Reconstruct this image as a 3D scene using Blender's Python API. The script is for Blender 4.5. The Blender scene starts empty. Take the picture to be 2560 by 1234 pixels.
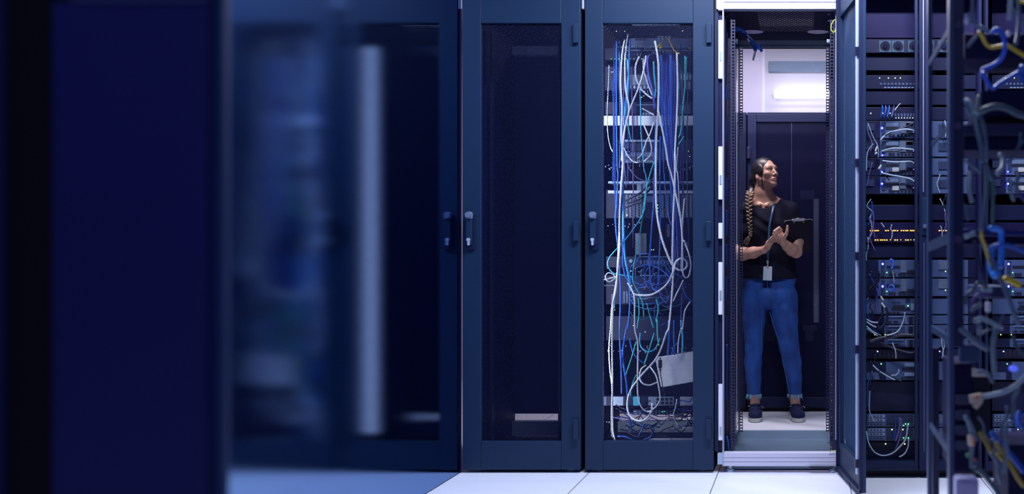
import bpy, math, random
import numpy as np
from mathutils import Vector, Matrix, Euler
random.seed(7)
np.random.seed(7)
C = bpy.context.scene.collection
SC = bpy.context.scene
# ------------------------------------------------------------------ camera
FPX = 2501.0; VX = 2005.0; VY = 650.0; H = 1.02; D = 4.8
cam = bpy.data.cameras.new('camera'); camo = bpy.data.objects.new('camera', cam); C.objects.link(camo)
camo.location = (0, 0, H); camo.rotation_euler = (math.pi/2, 0, 0)
cam.sensor_fit = 'HORIZONTAL'; cam.sensor_width = 36.0; cam.lens = FPX/2560*36
cam.shift_x = -(VX-1280)/2560; cam.shift_y = (VY-617)/2560
cam.dof.use_dof = True; cam.dof.focus_distance = 5.55; cam.dof.aperture_fstop = 1.9
cam.clip_start = 0.05
SC.camera = camo
# ------------------------------------------------------------------ world, exposure, lamps
w = bpy.data.worlds.new('world'); SC.world = w; w.use_nodes = True
w.node_tree.nodes['Background'].inputs[0].default_value = (0.05, 0.04, 0.60, 1)
w.node_tree.nodes['Background'].inputs[1].default_value = 0.16
SC.view_settings.view_transform = 'Standard'; SC.view_settings.look = 'None'
SC.view_settings.exposure = 0.0; SC.view_settings.gamma = 1.0; SC.view_settings.use_curve_mapping = False
SC.cycles.transparent_max_bounces = 24
SC.cycles.sample_clamp_indirect = 4.0
def area(name, loc, size, power, col, aim=None, spread=180):
    l = bpy.data.lights.new(name, 'AREA'); l.shape = 'RECTANGLE'; l.size, l.size_y = size
    l.energy = power; l.color = col; l.spread = math.radians(spread)
    o = bpy.data.objects.new(name, l); C.objects.link(o); o.location = loc
    if aim is not None:
        o.rotation_euler = (Vector(aim)-Vector(loc)).to_track_quat('-Z', 'Y').to_euler()
    return o
area('aisle_lamp_light', (0.0, 3.92, 2.84), (1.8, 0.12), 120, (0.80, 0.86, 1.0), (0.0, 3.92, 0))
area('added_near_fill_light', (0.2, 0.2, 2.84), (1.2, 0.16), 7, (0.55, 0.66, 1.0), (0.1, 0.6, 0))  # added fill for the near door and the foreground cables
area('rear_aisle_lamp_light', (-0.45, 6.12, 2.84), (1.0, 0.16), 50, (0.96, 0.88, 0.96), (-0.40, 6.2, 0.6))
area('far_room_lamp_light', (0.1, 7.7, 2.84), (2.2, 0.16), 17, (0.90, 0.88, 1.0), (0.1, 8.0, 0.9))
area('added_cabinet_fill_light', (-1.02, 4.862, 1.15), (.015, 2.0), 8, (.85, .92, 1.0), (-.72, 5.05, 1.15))  # added fill hidden behind the stile, brightens the cabled equipment
area('added_ceiling_uplight', (-0.1, 5.0, 2.6), (1.0, 0.3), 5, (0.8, 0.85, 1.0), (-0.1, 5.0, 3))  # added uplight without a fixture, brightens the ceiling over the rack roof
# ------------------------------------------------------------------ helpers
def P(px, py, d): return Vector(((px-VX)*d/FPX, d, H+(VY-py)*d/FPX))
def X(px, d=D): return (px-VX)*d/FPX
def Z(py, d=D): return H+(VY-py)*d/FPX
MATS = {}
def mat(name, col=(.5,.5,.5), rough=.5, metal=0., emit=None, es=1., spec=.5, noise=0., nscale=30., bump=0., alpha=None, coat=0.):
    if name in MATS: return MATS[name]
    m = bpy.data.materials.new(name); m.use_nodes = True; nt = m.node_tree; b = nt.nodes['Principled BSDF']
    b.inputs['Base Color'].default_value = (*col, 1); b.inputs['Roughness'].default_value = rough
    b.inputs['Metallic'].default_value = metal; b.inputs['Specular IOR Level'].default_value = spec
    if coat: b.inputs['Coat Weight'].default_value = coat
    if emit: b.inputs['Emission Color'].default_value = (*emit, 1); b.inputs['Emission Strength'].default_value = es
    if noise or bump:
        tc = nt.nodes.new('ShaderNodeTexCoord'); n = nt.nodes.new('ShaderNodeTexNoise'); n.inputs['Scale'].default_value = nscale
        n.inputs['Detail'].default_value = 4
        nt.links.new(tc.outputs['Object'], n.inputs['Vector'])
        if noise:
            r = nt.nodes.new('ShaderNodeMapRange'); r.inputs['To Min'].default_value = 1-noise; r.inputs['To Max'].default_value = 1+noise
            nt.links.new(n.outputs['Fac'], r.inputs['Value'])
            mx = nt.nodes.new('ShaderNodeVectorMath'); mx.operation = 'SCALE'; mx.inputs[0].default_value = col
            nt.links.new(r.outputs['Result'], mx.inputs['Scale']); nt.links.new(mx.outputs['Vector'], b.inputs['Base Color'])
        if bump:
            bp = nt.nodes.new('ShaderNodeBump'); bp.inputs['Strength'].default_value = bump; bp.inputs['Distance'].default_value = .004
            nt.links.new(n.outputs['Fac'], bp.inputs['Height']); nt.links.new(bp.outputs['Normal'], b.inputs['Normal'])
    MATS[name] = m; return m
def perf(name, col, pitch, rad, plane='XZ', alpha=True, hole=(.01,.01,.03), rough=.5, metal=0., box=None, ovals=None, stretch=1.):
    """sheet metal with a staggered grid of holes; alpha: real see-through holes, else dark dimples"""
    if name in MATS: return MATS[name]
    m = bpy.data.materials.new(name); m.use_nodes = True; nt = m.node_tree; N = nt.nodes; L = nt.links
    b = N['Principled BSDF']; b.inputs['Specular IOR Level'].default_value = .2; b.inputs['Base Color'].default_value = (*col, 1); b.inputs['Roughness'].default_value = rough; b.inputs['Metallic'].default_value = metal
    tc = N.new('ShaderNodeTexCoord'); s = N.new('ShaderNodeSeparateXYZ'); L.new(tc.outputs['Object'], s.inputs[0])
    def M(op, a, bb=None, c=None):
        n = N.new('ShaderNodeMath'); n.operation = op
        for i, v in enumerate((a, bb, c)):
            if v is None: continue
            if isinstance(v, (int, float)): n.inputs[i].default_value = v
            else: L.new(v, n.inputs[i])
        return n.outputs[0]
    U = s.outputs[plane[0]]; V = s.outputs[plane[1]]
    u = M('DIVIDE', U, pitch); v = M('DIVIDE', V, pitch*1.7320508*stretch)
    def lat(o):
        fu = M('SUBTRACT', M('FRACT', M('ADD', u, 100+o)), .5); fv = M('MULTIPLY', M('SUBTRACT', M('FRACT', M('ADD', v, 100+o)), .5), 1.7320508*stretch)
        return M('ADD', M('MULTIPLY', fu, fu), M('MULTIPLY', fv, fv))
    h = M('LESS_THAN', M('MINIMUM', lat(0), lat(.5)), (rad/pitch)**2)
    def inbox(bx):
        a = M('MULTIPLY', M('GREATER_THAN', U, bx[0]), M('LESS_THAN', U, bx[1]))
        return M('MULTIPLY', a, M('MULTIPLY', M('GREATER_THAN', V, bx[2]), M('LESS_THAN', V, bx[3])))
    if box: h = M('MULTIPLY', h, inbox(box))
    for ov in (ovals or []):
        du = M('DIVIDE', M('SUBTRACT', U, ov[0]), ov[2]); dv = M('DIVIDE', M('SUBTRACT', V, ov[1]), ov[3])
        h = M('MAXIMUM', h, M('LESS_THAN', M('ADD', M('MULTIPLY', du, du), M('MULTIPLY', dv, dv)), 1.))
    if alpha:
        t = N.new('ShaderNodeBsdfTransparent'); mx = N.new('ShaderNodeMixShader')
        L.new(h, mx.inputs[0]); L.new(b.outputs[0], mx.inputs[1]); L.new(t.outputs[0], mx.inputs[2])
        L.new(mx.outputs[0], N['Material Output'].inputs['Surface'])
    else:
        mx = N.new('ShaderNodeMix'); mx.data_type = 'RGBA'; L.new(h, mx.inputs['Factor'])
        mx.inputs['A'].default_value = (*col, 1); mx.inputs['B'].default_value = (*hole, 1); L.new(mx.outputs['Result'], b.inputs['Base Color'])
    MATS[name] = m; return m
def tagit(o, label=None, cat=None, group=None, kind=None):
    if label: o['label'] = label
    if cat: o['category'] = cat
    if group: o['group'] = group
    if kind: o['kind'] = kind
    return o
WM = {}
def wm(o):
    return WM.get(o.name, Matrix.Identity(4))
def empty(name, loc, label, cat, group=None, rz=0., rot=None):
    o = bpy.data.objects.new(name, None); C.objects.link(o); o.location = loc; o.empty_display_size = .05
    o.rotation_euler = rot if rot else (0, 0, rz)
    WM[o.name] = Matrix.Translation(loc) @ o.rotation_euler.to_matrix().to_4x4()
    return tagit(o, label, cat, group)
class MB:
    def __init__(s): s.v = []; s.f = []; s.mi = []; s.cur = 0
    def add(s, vs, fs):
        n = len(s.v); s.v += [tuple(q) for q in vs]; s.f += [tuple(n+i for i in f) for f in fs]; s.mi += [s.cur]*len(fs); return s
    def box(s, x0, x1, y0, y1, z0, z1):
        if x0 > x1: x0, x1 = x1, x0
        if y0 > y1: y0, y1 = y1, y0
        if z0 > z1: z0, z1 = z1, z0
        return s.add([(x0,y0,z0),(x1,y0,z0),(x1,y1,z0),(x0,y1,z0),(x0,y0,z1),(x1,y0,z1),(x1,y1,z1),(x0,y1,z1)],
                     [(0,3,2,1),(4,5,6,7),(0,1,5,4),(1,2,6,5),(2,3,7,6),(3,0,4,7)])
    def pbox(s, px0, px1, py0, py1, d, dep):           # a box whose front face spans these pixels at depth d
        return s.box(X(px0,d), X(px1,d), d, d+dep, Z(py1,d), Z(py0,d))
    def bar(s, a, b, w, h, up=(0,0,1)):
        a = Vector(a); b = Vector(b); t = (b-a).normalized(); u = Vector(up)
        if abs(t.dot(u)) > .98: u = Vector((0,1,0))
        sx = t.cross(u).normalized()*w/2; sy = sx.cross(t).normalized()*h/2
        vs = [a-sx-sy, a+sx-sy, a+sx+sy, a-sx+sy, b-sx-sy, b+sx-sy, b+sx+sy, b-sx+sy]
        return s.add(vs, [(3,2,1,0),(4,5,6,7),(0,1,5,4),(1,2,6,5),(2,3,7,6),(3,0,4,7)])
    def cyl(s, a, b, ra, rb=None, n=12):
        return s.tube([a, b], [ra, ra if rb is None else rb], n)
    def tube(s, pts, r, n=8):
        pts = [Vector(p) for p in pts]; m = len(pts)
        rs = r if isinstance(r, (list, tuple)) else [r]*m
        vs = []; prev = None
        for i, p in enumerate(pts):
            t = (pts[min(i+1, m-1)]-pts[max(i-1, 0)])
            t = t.normalized() if t.length > 1e-9 else Vector((0,0,1))
            if prev is None:
                u = t.cross(Vector((0,1,0)));
                if u.length < 1e-3: u = t.cross(Vector((1,0,0)))
            else: u = prev - t*prev.dot(t)
            if u.length < 1e-6: u = t.orthogonal()
            u.normalize(); prev = u; w2 = t.cross(u)
            for k in range(n):
                a = 2*math.pi*k/n; vs.append(p+(u*math.cos(a)+w2*math.sin(a))*rs[i])
        fs = []
        for i in range(m-1):
            for k in range(n):
                fs.append((i*n+k, i*n+(k+1)%n, (i+1)*n+(k+1)%n, (i+1)*n+k))
        fs.append(tuple(range(n-1, -1, -1))); fs.append(tuple((m-1)*n+k for k in range(n)))
        return s.add(vs, fs)
    def prism(s, poly, off):                            # planar polygon (3-D points) pushed along off
        n = len(poly); off = Vector(off); poly = [Vector(p) for p in poly]
        return s.add(poly+[p+off for p in poly], [tuple(range(n-1,-1,-1)), tuple(range(n, 2*n))]+[(i, (i+1)%n, n+(i+1)%n, n+i) for i in range(n)])
    def ball(s, c, r, n=10, m=6):
        c = Vector(c); r = Vector(r) if not isinstance(r, (int, float)) else Vector((r,r,r)); vs = [c+Vector((0,0,r.z))]
        for j in range(1, m):
            for k in range(n):
                a = math.pi*j/m; b = 2*math.pi*k/n; vs.append(c+Vector((r.x*math.sin(a)*math.cos(b), r.y*math.sin(a)*math.sin(b), r.z*math.cos(a))))
        vs.append(c-Vector((0,0,r.z))); fs = []
        for k in range(n): fs.append((0, 1+k, 1+(k+1)%n)); fs.append((len(vs)-1, 1+(m-2)*n+(k+1)%n, 1+(m-2)*n+k))
        for j in range(m-2):
            for k in range(n): fs.append((1+j*n+k, 1+(j+1)*n+k, 1+(j+1)*n+(k+1)%n, 1+j*n+(k+1)%n))
        return s.add(vs, fs)
    def build(s, name, m, parent=None, bevel=0., smooth=False, local=False, rname=None):
        me = bpy.data.meshes.new(name); vs = s.v
        if parent is not None and not local:
            inv = wm(parent).inverted(); vs = [tuple(inv @ Vector(q)) for q in vs]
        org = Vector((0,0,0))
        if parent is None and vs:
            a = np.array(vs); org = Vector(((a[:,0].min()+a[:,0].max())/2, (a[:,1].min()+a[:,1].max())/2, a[:,2].min()))
            vs = [tuple(Vector(q)-org) for q in vs]
        me.from_pydata(vs, [], s.f); me.update()
        ms = m if isinstance(m, (list, tuple)) else [m]
        for q in ms: me.materials.append(q)
        if len(ms) > 1: me.polygons.foreach_set('material_index', s.mi)
        if smooth: me.polygons.foreach_set('use_smooth', [True]*len(me.polygons))
        o = bpy.data.objects.new(name, me); C.objects.link(o)
        if parent is not None:
            o.parent = parent; WM[o.name] = wm(parent).copy()
        else:
            o.location = org; WM[o.name] = Matrix.Translation(org)
        if bevel:
            b = o.modifiers.new('bevel', 'BEVEL'); b.width = bevel; b.segments = 2; b.limit_method = 'ANGLE'
        return o
def spline(pts, n=8):
    pts = [Vector(p) for p in pts]; m = len(pts)
    if m < 3: return pts
    out = []
    for i in range(m-1):
        p0 = pts[max(i-1,0)]; p1 = pts[i]; p2 = pts[i+1]; p3 = pts[min(i+2,m-1)]
        for k in range(n):
            t = k/n
            out.append(.5*((2*p1)+(p2-p0)*t+(2*p0-5*p1+4*p2-p3)*t*t+(3*p1-p0-3*p2+p3)*t**3))
    out.append(pts[-1]); return out
def cable(name, label, pts, d, r, m, group=None, cat='cable', parent=None, n=6, sub=6):
    q = [P(p[0], p[1], p[2] if len(p) > 2 else d) for p in pts]
    o = MB().tube(spline(q, sub), r, n).build(name, m, parent, smooth=True)
    if parent is None: tagit(o, label, cat, group)
    return o
def rrect(x0, x1, z0, z1, y, r, n=5):
    out = []
    for cx, cz, a0 in ((x1-r, z1-r, 0), (x0+r, z1-r, 90), (x0+r, z0+r, 180), (x1-r, z0+r, 270)):
        for k in range(n+1):
            a = math.radians(a0+90*k/n); out.append((cx+r*math.cos(a), y, cz+r*math.sin(a)))
    return out
# ------------------------------------------------------------------ materials
PAINT = mat('blue_grey_rack_paint', (.010, .027, .070), .45, spec=.22, noise=.05, nscale=3)
PAINT2 = mat('slate_rack_paint', (.008, .013, .055), .5, spec=.22, noise=.06, nscale=4)
BLACK = mat('dark_indigo_steel', (.005, .003, .045), .6, spec=.2)
BLACK2 = mat('dark_rail_steel', (.008, .010, .05), .45)
ALU = mat('brushed_aluminium', (.36, .38, .50), .42, .35, noise=.06, nscale=8)
ZINC = mat('zinc_steel', (.42, .52, .66), .38, .45, noise=.12, nscale=6)
CHROME = mat('chrome', (.7, .75, .85), .18, .9)
WHITE = mat('white_plastic', (.72, .74, .86), .4)
WCABLE = mat('white_cable_sheath', (.66, .72, .84), .45)
GCABLE = mat('grey_cable_sheath', (.24, .33, .42), .45)
LCABLE = mat('light_grey_cable_sheath', (.35, .44, .55), .45)
BCABLE = mat('blue_cable_sheath', (.012, .095, .52), .42)
LBCABLE = mat('bright_blue_cable_sheath', (.02, .22, .85), .42)
DBCABLE = mat('deep_blue_cable_sheath', (.008, .045, .30), .42)
SKYC = mat('sky_blue_cable_sheath', (.04, .40, .72), .42)
TCABLE = mat('teal_cable_sheath', (.02, .42, .45), .42)
YCABLE = mat('yellow_cable_sheath', (.72, .50, .015), .42)
YGCABLE = mat('yellow_green_cable_sheath', (.50, .62, .02), .42)
KCABLE = mat('black_cable_sheath', (.008, .008, .03), .4)
VCABLE = mat('violet_cable_sheath', (.10, .07, .26), .45)
METAL_LT = mat('pale_equipment_metal', (.20, .27, .42), .42, .2, noise=.1, nscale=20)
METAL_DK = mat('dark_equipment_metal', (.0055, .0075, .040), .5, spec=.25)
METAL_MD = mat('mid_equipment_metal', (.055, .085, .19), .45, noise=.15, nscale=25)
SLOT = mat('black_slot', (.002, .0015, .020), .6)
MESH_DOOR = perf('perforated_door_sheet', (.008, .013, .06), .0072, .0032)
MESH_DARK = perf('perforated_dark_sheet', (.005, .006, .045), .0066, .0022)
VENT = perf('vented_pale_plate', (.17, .22, .33), .0075, .0026, alpha=False)
VENTD = perf('vented_mid_plate', (.035, .055, .13), .0075, .0026, alpha=False)
BEZ = perf('fine_vented_bezel', (.075, .115, .24), .0052, .0015, alpha=False, hole=(.014, .02, .08))
def led(name, col, s): return mat(name, (.0,.0,.0), .5, emit=col, es=s)
LB = led('blue_led', (.06, .08, 1.), 30); LW = led('white_led', (.8, .9, 1.), 5); LG = led('green_led', (.15, 1., .25), 4)
LY = led('yellow_green_led', (.75, 1., .25), 3); LA = led('amber_led', (1., .52, .07), 2.4); LO = led('orange_led', (1., .45, .2), 5)
# ------------------------------------------------------------------ setting
def floor_mat():
    m = bpy.data.materials.new('pale_floor_tiles'); m.use_nodes = True; nt = m.node_tree; N = nt.nodes; L = nt.links; b = N['Principled BSDF']
    tc = N.new('ShaderNodeTexCoord'); s = N.new('ShaderNodeSeparateXYZ'); L.new(tc.outputs['Object'], s.inputs[0])
    def M(op, a, bb=None):
        n = N.new('ShaderNodeMath'); n.operation = op
        for i, v in enumerate((a, bb)):
            if v is None: continue
            if isinstance(v, (int, float)): n.inputs[i].default_value = v
            else: L.new(v, n.inputs[i])
        return n.outputs[0]
    def line(c, off, per, w):
        f = M('FRACT', M('DIVIDE', M('SUBTRACT', c, off-50*per), per)); d = M('MINIMUM', f, M('SUBTRACT', 1., f))
        return M('LESS_THAN', d, w/per)
    g = M('MAXIMUM', line(s.outputs['X'], -.403, .62, .0022), M('MULTIPLY', line(s.outputs['Y'], 4.62, .62, .0009), .35))
    n = N.new('ShaderNodeTexNoise'); n.inputs['Scale'].default_value = 5; n.inputs['Detail'].default_value = 5; L.new(tc.outputs['Object'], n.inputs['Vector'])
    r = N.new('ShaderNodeMapRange'); r.inputs['To Min'].default_value = .94; r.inputs['To Max'].default_value = 1.06; L.new(n.outputs['Fac'], r.inputs['Value'])
    sc = N.new('ShaderNodeVectorMath'); sc.operation = 'SCALE'; sc.inputs[0].default_value = (.74, .75, .87); L.new(r.outputs['Result'], sc.inputs['Scale'])
    mx = N.new('ShaderNodeMix'); mx.data_type = 'RGBA'; L.new(g, mx.inputs['Factor']); L.new(sc.outputs['Vector'], mx.inputs['A']); mx.inputs['B'].default_value = (.12, .10, .16, 1)
    L.new(mx.outputs['Result'], b.inputs['Base Color']); b.inputs['Roughness'].default_value = .45
    return m
def struct(mb, name, m): o = mb.build(name, m); o['kind'] = 'structure'; return o
fl = bpy.data.meshes.new('floor'); fl.from_pydata([(-4,-1.5,0),(4,-1.5,0),(4,9.2,0),(-4,9.2,0),(-4,-1.5,-.1),(4,-1.5,-.1),(4,9.2,-.1),(-4,9.2,-.1)], [],
    [(0,1,2,3),(7,6,5,4),(4,5,1,0),(5,6,2,1),(6,7,3,2),(7,4,0,3)]); fl.materials.append(floor_mat())
fo = bpy.data.objects.new('floor', fl); C.objects.link(fo); fo['kind'] = 'structure'
WALL = mat('lavender_white_wall', (.62, .60, .74), .35, noise=.08, nscale=2.5)
struct(MB().box(-4, 4, -1.5, 9.2, 3.0, 3.1), 'ceiling', mat('pale_ceiling', (.55, .58, .70), .6))
struct(MB().box(-4, 4, 8.5, 8.62, 0, 3.0), 'wall_back', WALL)
struct(MB().box(4, 4.1, -1.5, 9.2, 0, 3.0), 'wall_right', mat('blue_side_wall', (.10, .13, .26), .6))
struct(MB().box(-4.1, -4, -1.5, 9.2, 0, 3.0), 'wall_left', mat('blue_side_wall'))
# raised strips between the wall panels behind
for i, px in enumerate((1909,)):
    struct(MB().box(X(px, 8.48)-.012, X(px, 8.48)+.012, 8.485, 8.5, 0, 3.0), 'trim_1', mat('pale_trim', (.80, .78, .95), .3))
struct(MB().box(X(1856,8.48)-1.0, X(1909,8.48)-.012, 8.485, 8.5, 0, 3.0), 'trim_2', mat('lilac_wall_panel', (.66, .60, .84), .3))
o = MB().box(X(1921,8.45), X(2105,8.45), 8.46, 8.5, Z(178,8.45), Z(152,8.45)).build('wall_vent', mat('grey_blue_vent', (.20, .27, .42), .5, noise=.15, nscale=14), bevel=.004)
tagit(o, 'grey-blue rectangular vent panel on the bright wall beyond the open rack', 'vent')
t = empty('tube_lamp_reflection', P(2020, 246, 8.42), 'glowing white tube shaped as a strip-light reflection on the wall beyond the open rack', 'lamp')  # glowing tube modelled in place of a lamp reflection in the wall
MB().box(X(1934,8.42), X(2110,8.42), 8.46, 8.5, Z(240,8.42), Z(230,8.42)).build('housing', WHITE, t)  # backing of the tube modelled in place of a lamp reflection
MB().cyl(P(1937, 236, 8.41), P(2108, 236, 8.41), .033, n=16).build('tube', mat('reflection_tube_glow', (.9,.9,.9), .4, emit=(1., .98, 1.), es=4), t, smooth=True)
for nm, (x, y, w2), lb in (('ceiling_lamp', (0, 3.92, 1.9), 'long ceiling lamp over the aisle in front of the racks'), ('ceiling_lamp', (.2, .2, 1.3), 'added fill lamp above the camera side of the aisle'),  # second ceiling_lamp is added, goes with added_near_fill_light
    ('ceiling_lamp', (-.45, 6.12, 1.1), 'ceiling lamp over the aisle where the woman stands'), ('ceiling_lamp', (.1, 7.7, 2.3), 'ceiling lamp beyond the far rack row')):
    t = empty(nm, (x, y, 2.85), lb, 'lamp', 'ceiling lamps over the aisles')
    MB().box(x-w2/2, x+w2/2, y-.10, y+.10, 2.85, 2.93).build('housing', WHITE, t)
    for hx_ in (x-w2/2+.1, x+w2/2-.1): MB().cyl((hx_, y, 2.93), (hx_, y, 3.0), .01).build('hanger', CHROME, t)

# ------------------------------------------------------------------ closed cabinets of the front row
ZT = 2.33
def frame_boxes(mb, x0, x1, z0, z1, ox0, ox1, oz0, oz1, y0, y1):
    mb.box(x0, ox0, y0, y1, z0, z1); mb.box(ox1, x1, y0, y1, z0, z1); mb.box(ox0, ox1, y0, y1, z0, oz0); mb.box(ox0, ox1, y0, y1, oz1, z1)
def hinge(px, pyc, parent):
    h = MB(); h.pbox(px-9, px+4, pyc-25, pyc+25, D-.018, .018); o = h.build('hinge', PAINT, parent, bevel=.003)
    return o
def swing_handle(px, parent):
    h = MB(); h.prism(rrect(X(px-11), X(px+13), Z(624), Z(532), D-.010, .012), (0, .010, 0))
    o = h.build('handle', PAINT2, parent, bevel=.002); k = D-.028
    g = MB(); g.prism(rrect(X(px-8), X(px+6), Z(612), Z(546), k, .008), (0, .018, 0)); g.build('lever', PAINT, parent, bevel=.003)
    c = MB(); c.cyl((X(px-1), k-.012, Z(537)), (X(px-1), k+.02, Z(537)), .014, .016, n=18); c.prism(rrect(X(px-8), X(px+7), Z(547), Z(534), k-.004, .005), (0, .02, 0))
    c.build('pivot_cap', mat('satin_grey_metal', (.22,.27,.42), .35, .4), parent, smooth=False)
    q = MB(); q.cyl((X(px-1), k-.006, Z(599)), (X(px-1), k+.004, Z(599)), .0085, n=14); q.prism(rrect(X(px-3.2), X(px+2.2), Z(613), Z(601), k-.005, .003), (0, .008, 0))
    q.build('lock', mat('bright_lock_metal', (.6,.68,.85), .3, .4), parent)
def cabinet(label, pxa, pxb, oa, ob, hx, handle_px, interior=BLACK, depth=.82, mesh=MESH_DOOR, paint=PAINT):
    xa, xb = X(pxa), X(pxb)
    t = empty('server_cabinet', ((xa+xb)/2, D+depth/2, 0), label, 'server rack', 'server cabinets of the front row')
    y0 = D+.034; y1 = D+depth
    MB().box(xa, xa+.018, y0, y1, .02, ZT).build('side_panel', interior, t)
    MB().box(xb-.018, xb, y0, y1, .02, ZT).build('side_panel', interior, t)
    rx = (xa+.018, xb-.018)
    MB().box(rx[0], rx[1], y0, y1, 2.246, 2.25).build('roof', perf('cabinet_roof_%d' % pxa, (.012,.014,.05), .030, .0085, 'XY', box=None), t)
    MB().box(rx[0], rx[1], y0, y1, .02, .035).build('floor_pan', interior, t)
    MB().box(rx[0], rx[1], y1-.01, y1, .16, 2.246).build('rear_panel', interior, t)
    for za, zb_ in ((.045, .125), (2.16, 2.21)): MB().box(rx[0], rx[1], y1-.06, y1-.012, za, zb_).build('cross_beam', ZINC, t)
    dr = MB(); frame_boxes(dr, xa, xb, Z(1174), ZT, X(oa), X(ob), Z(1102), Z(58), D, D+.03)
    dr = dr.build('door', paint, t, bevel=.003)
    MB().box(X(oa), X(ob), D+.012, D+.0135, Z(1102), Z(58)).build('perforated_panel', mesh, dr)
    for yy in (82, 577, 1073): hinge(hx, yy, dr)
    swing_handle(handle_px, dr)
    for fx in (xa+.06, xb-.06): MB().cyl((fx, D+.07, 0), (fx, D+.07, .03), .022).build('levelling_foot', ZINC, t)
    return t
cab2 = cabinet('empty dark blue cabinet with perforated door, left of the cable-filled one', 1156, 1451, 1202, 1403, 1441, 1177)
cab3 = cabinet('dark blue cabinet with tangled cables showing through its perforated door', 1462, 1784, 1507, 1732, 1774, 1485)
# silver corner brackets between cabinets
for px, lb in ((1457, 'silver bracket at the top of the gap between the two closed cabinets'), (1153, 'small silver bracket atop the far left edge of the empty cabinet')):
    o = MB().pbox(px-3, px+3, -20, 22, D+.004, .03).build('corner_bracket', ALU, bevel=.002); tagit(o, lb, 'bracket')
# added glowing bar in the empty cabinet, makes the bright strip in the mirror
t = empty('added_light_bar', (-1.128, 4.99, .14), 'added upright glowing bar inside the empty cabinet, mirrored in the gloss panel', 'lamp')
MB().box(-1.16, -1.10, 4.995, 5.01, .14, 2.10).build('bracket', ALU, t)
MB().box(-1.147, -1.110, 4.98, 4.995, .16, 2.08).build('added_bar_diffuser', mat('added_bar_glow', (.6,.6,.7), .5, emit=(.80, .78, .92), es=1.9), t)
t = empty('added_light_bar', (-1.03, 4.86, .15), 'added slim light bar behind the handle-side stile of the cable-filled cabinet', 'lamp')  # added housing for the hidden fill light of this cabinet
MB().box(-1.036, -1.024, 4.835, 4.858, .14, 2.16).build('housing', ALU, t)
# rack rails in the empty cabinet
for px in (1228, 1398):
    o = MB().box(X(px,5.1)-.006, X(px,5.1)+.006, 5.1, 5.13, .05, 2.2).build('mounting_rail', BLACK2)
    tagit(o, 'dark %s mounting rail inside the empty cabinet' % ('left' if px < 1300 else 'right'), 'rail')

# ------------------------------------------------------------------ glossy panel that mirrors the row on the left
GX = X(1150)
t = empty('gloss_panel', (GX-.03, 3.4, 0), 'tall glossy dark blue cabinet side wall mirroring the rack row in a blur', 'panel')
gm = bpy.data.materials.new('glossy_blue_enamel'); gm.use_nodes = True
gb = gm.node_tree.nodes.new('ShaderNodeBsdfAnisotropic'); gb.distribution = 'BECKMANN'; gb.inputs['Color'].default_value = (.17, .27, .48, 1); gb.inputs['Roughness'].default_value = .125
gm.node_tree.links.new(gb.outputs[0], gm.node_tree.nodes['Material Output'].inputs['Surface'])
MB().box(GX-.05, GX-.0, 1.95, 4.80, .004, 2.6).build('sheet', gm, t)
MB().box(GX-.05, GX+.002, 4.80, 4.815, .0, 2.6).build('edge_trim', BLACK, t)
# cabinet standing close to the camera on the left, out of focus
d0 = 1.15
t = empty('cabinet_door', (X(300, d0), d0+.02, 0), 'dark navy cabinet door standing open close to the camera at far left, out of focus', 'door')
MB().box(X(-900,d0), X(523,d0), d0+.012, d0+.03, 0, 2.1).build('back_sheet', mat('near_navy_paint', (.010, .014, .07), .5), t)
MB().box(X(523,d0), X(556,d0), d0-.004, d0+.02, 0, 2.1).build('edge_rail', mat('near_post_paint', (.014, .036, .13), .6, spec=.2), t, bevel=.008)
MB().box(X(126,d0), X(519,d0), d0, d0+.012, .05, Z(4,d0)).build('inset_panel', mat('near_door_paint', (.028, .034, .19), .5, noise=.3, nscale=1.5), t, bevel=.004)
MB().box(X(180,d0), X(519,d0), d0-.002, d0+.012, Z(4,d0), Z(-8,d0)).build('top_trim', mat('near_trim', (.10,.13,.30), .4), t)
MB().box(X(8,d0), X(126,d0), d0+.004, d0+.012, 0, 2.1).build('dark_gap_strip', mat('near_gap_black', (.001, .001, .006), .8), t)  # near-black strip painted where a dark door gap would be
MB().box(X(-900,d0), X(7,d0), d0-.004, d0+.012, 0, 2.1).build('edge_rail', mat('near_post_paint'), t)

# ------------------------------------------------------------------ the open rack
xl, xr = X(1808), X(2096)
t4 = empty('open_rack', ((xl+xr)/2, D+.4, 0), 'open empty rack frame the woman is seen through', 'server rack')
R1 = D+.06; R2 = 5.52; RE = 5.60
b = MB(); b.box(X(1786), X(1796), D+.012, D+.06, .10, ZT); b.box(X(1796), X(1806), D+.022, D+.06, .10, ZT); b.build('front_post', PAINT2, t4, bevel=.002)
MB().box(X(1806), X(1809), D+.002, D+.05, Z(1165), ZT).build('edge_strip', ALU, t4)
MB().box(X(2092), X(2101), D+.012, D+.05, .10, ZT).build('front_post', PAINT2, t4)
for (a, c) in ((50,196),(366,498),(557,596),(655,786),(960,1100)):
    q = MB(); q.pbox(1796, 1806, a, c, D+.004, .018); o = q.build('gasket_strip', WHITE, t4, bevel=.001)
    if c-a > 60:
        MB().pbox(1799, 1804, (c-34 if a > 900 else (a+c)/2+5), (c-14 if a > 900 else (a+c)/2+28), D+.001, .003).build('clip', mat('clear_clip', (.35,.45,.5), .2, .3), t4)
b = MB(); b.pbox(1795, 1806, -5, 25, D-.006, .03); b.pbox(1791, 1799, -5, 22, D-.002, .01); b.build('top_hinge_bracket', ALU, t4)
b = MB(); b.pbox(1794, 1807, 1132, 1160, D+.0, .03); b.build('bottom_hinge_bracket', ZINC, t4)
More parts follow.
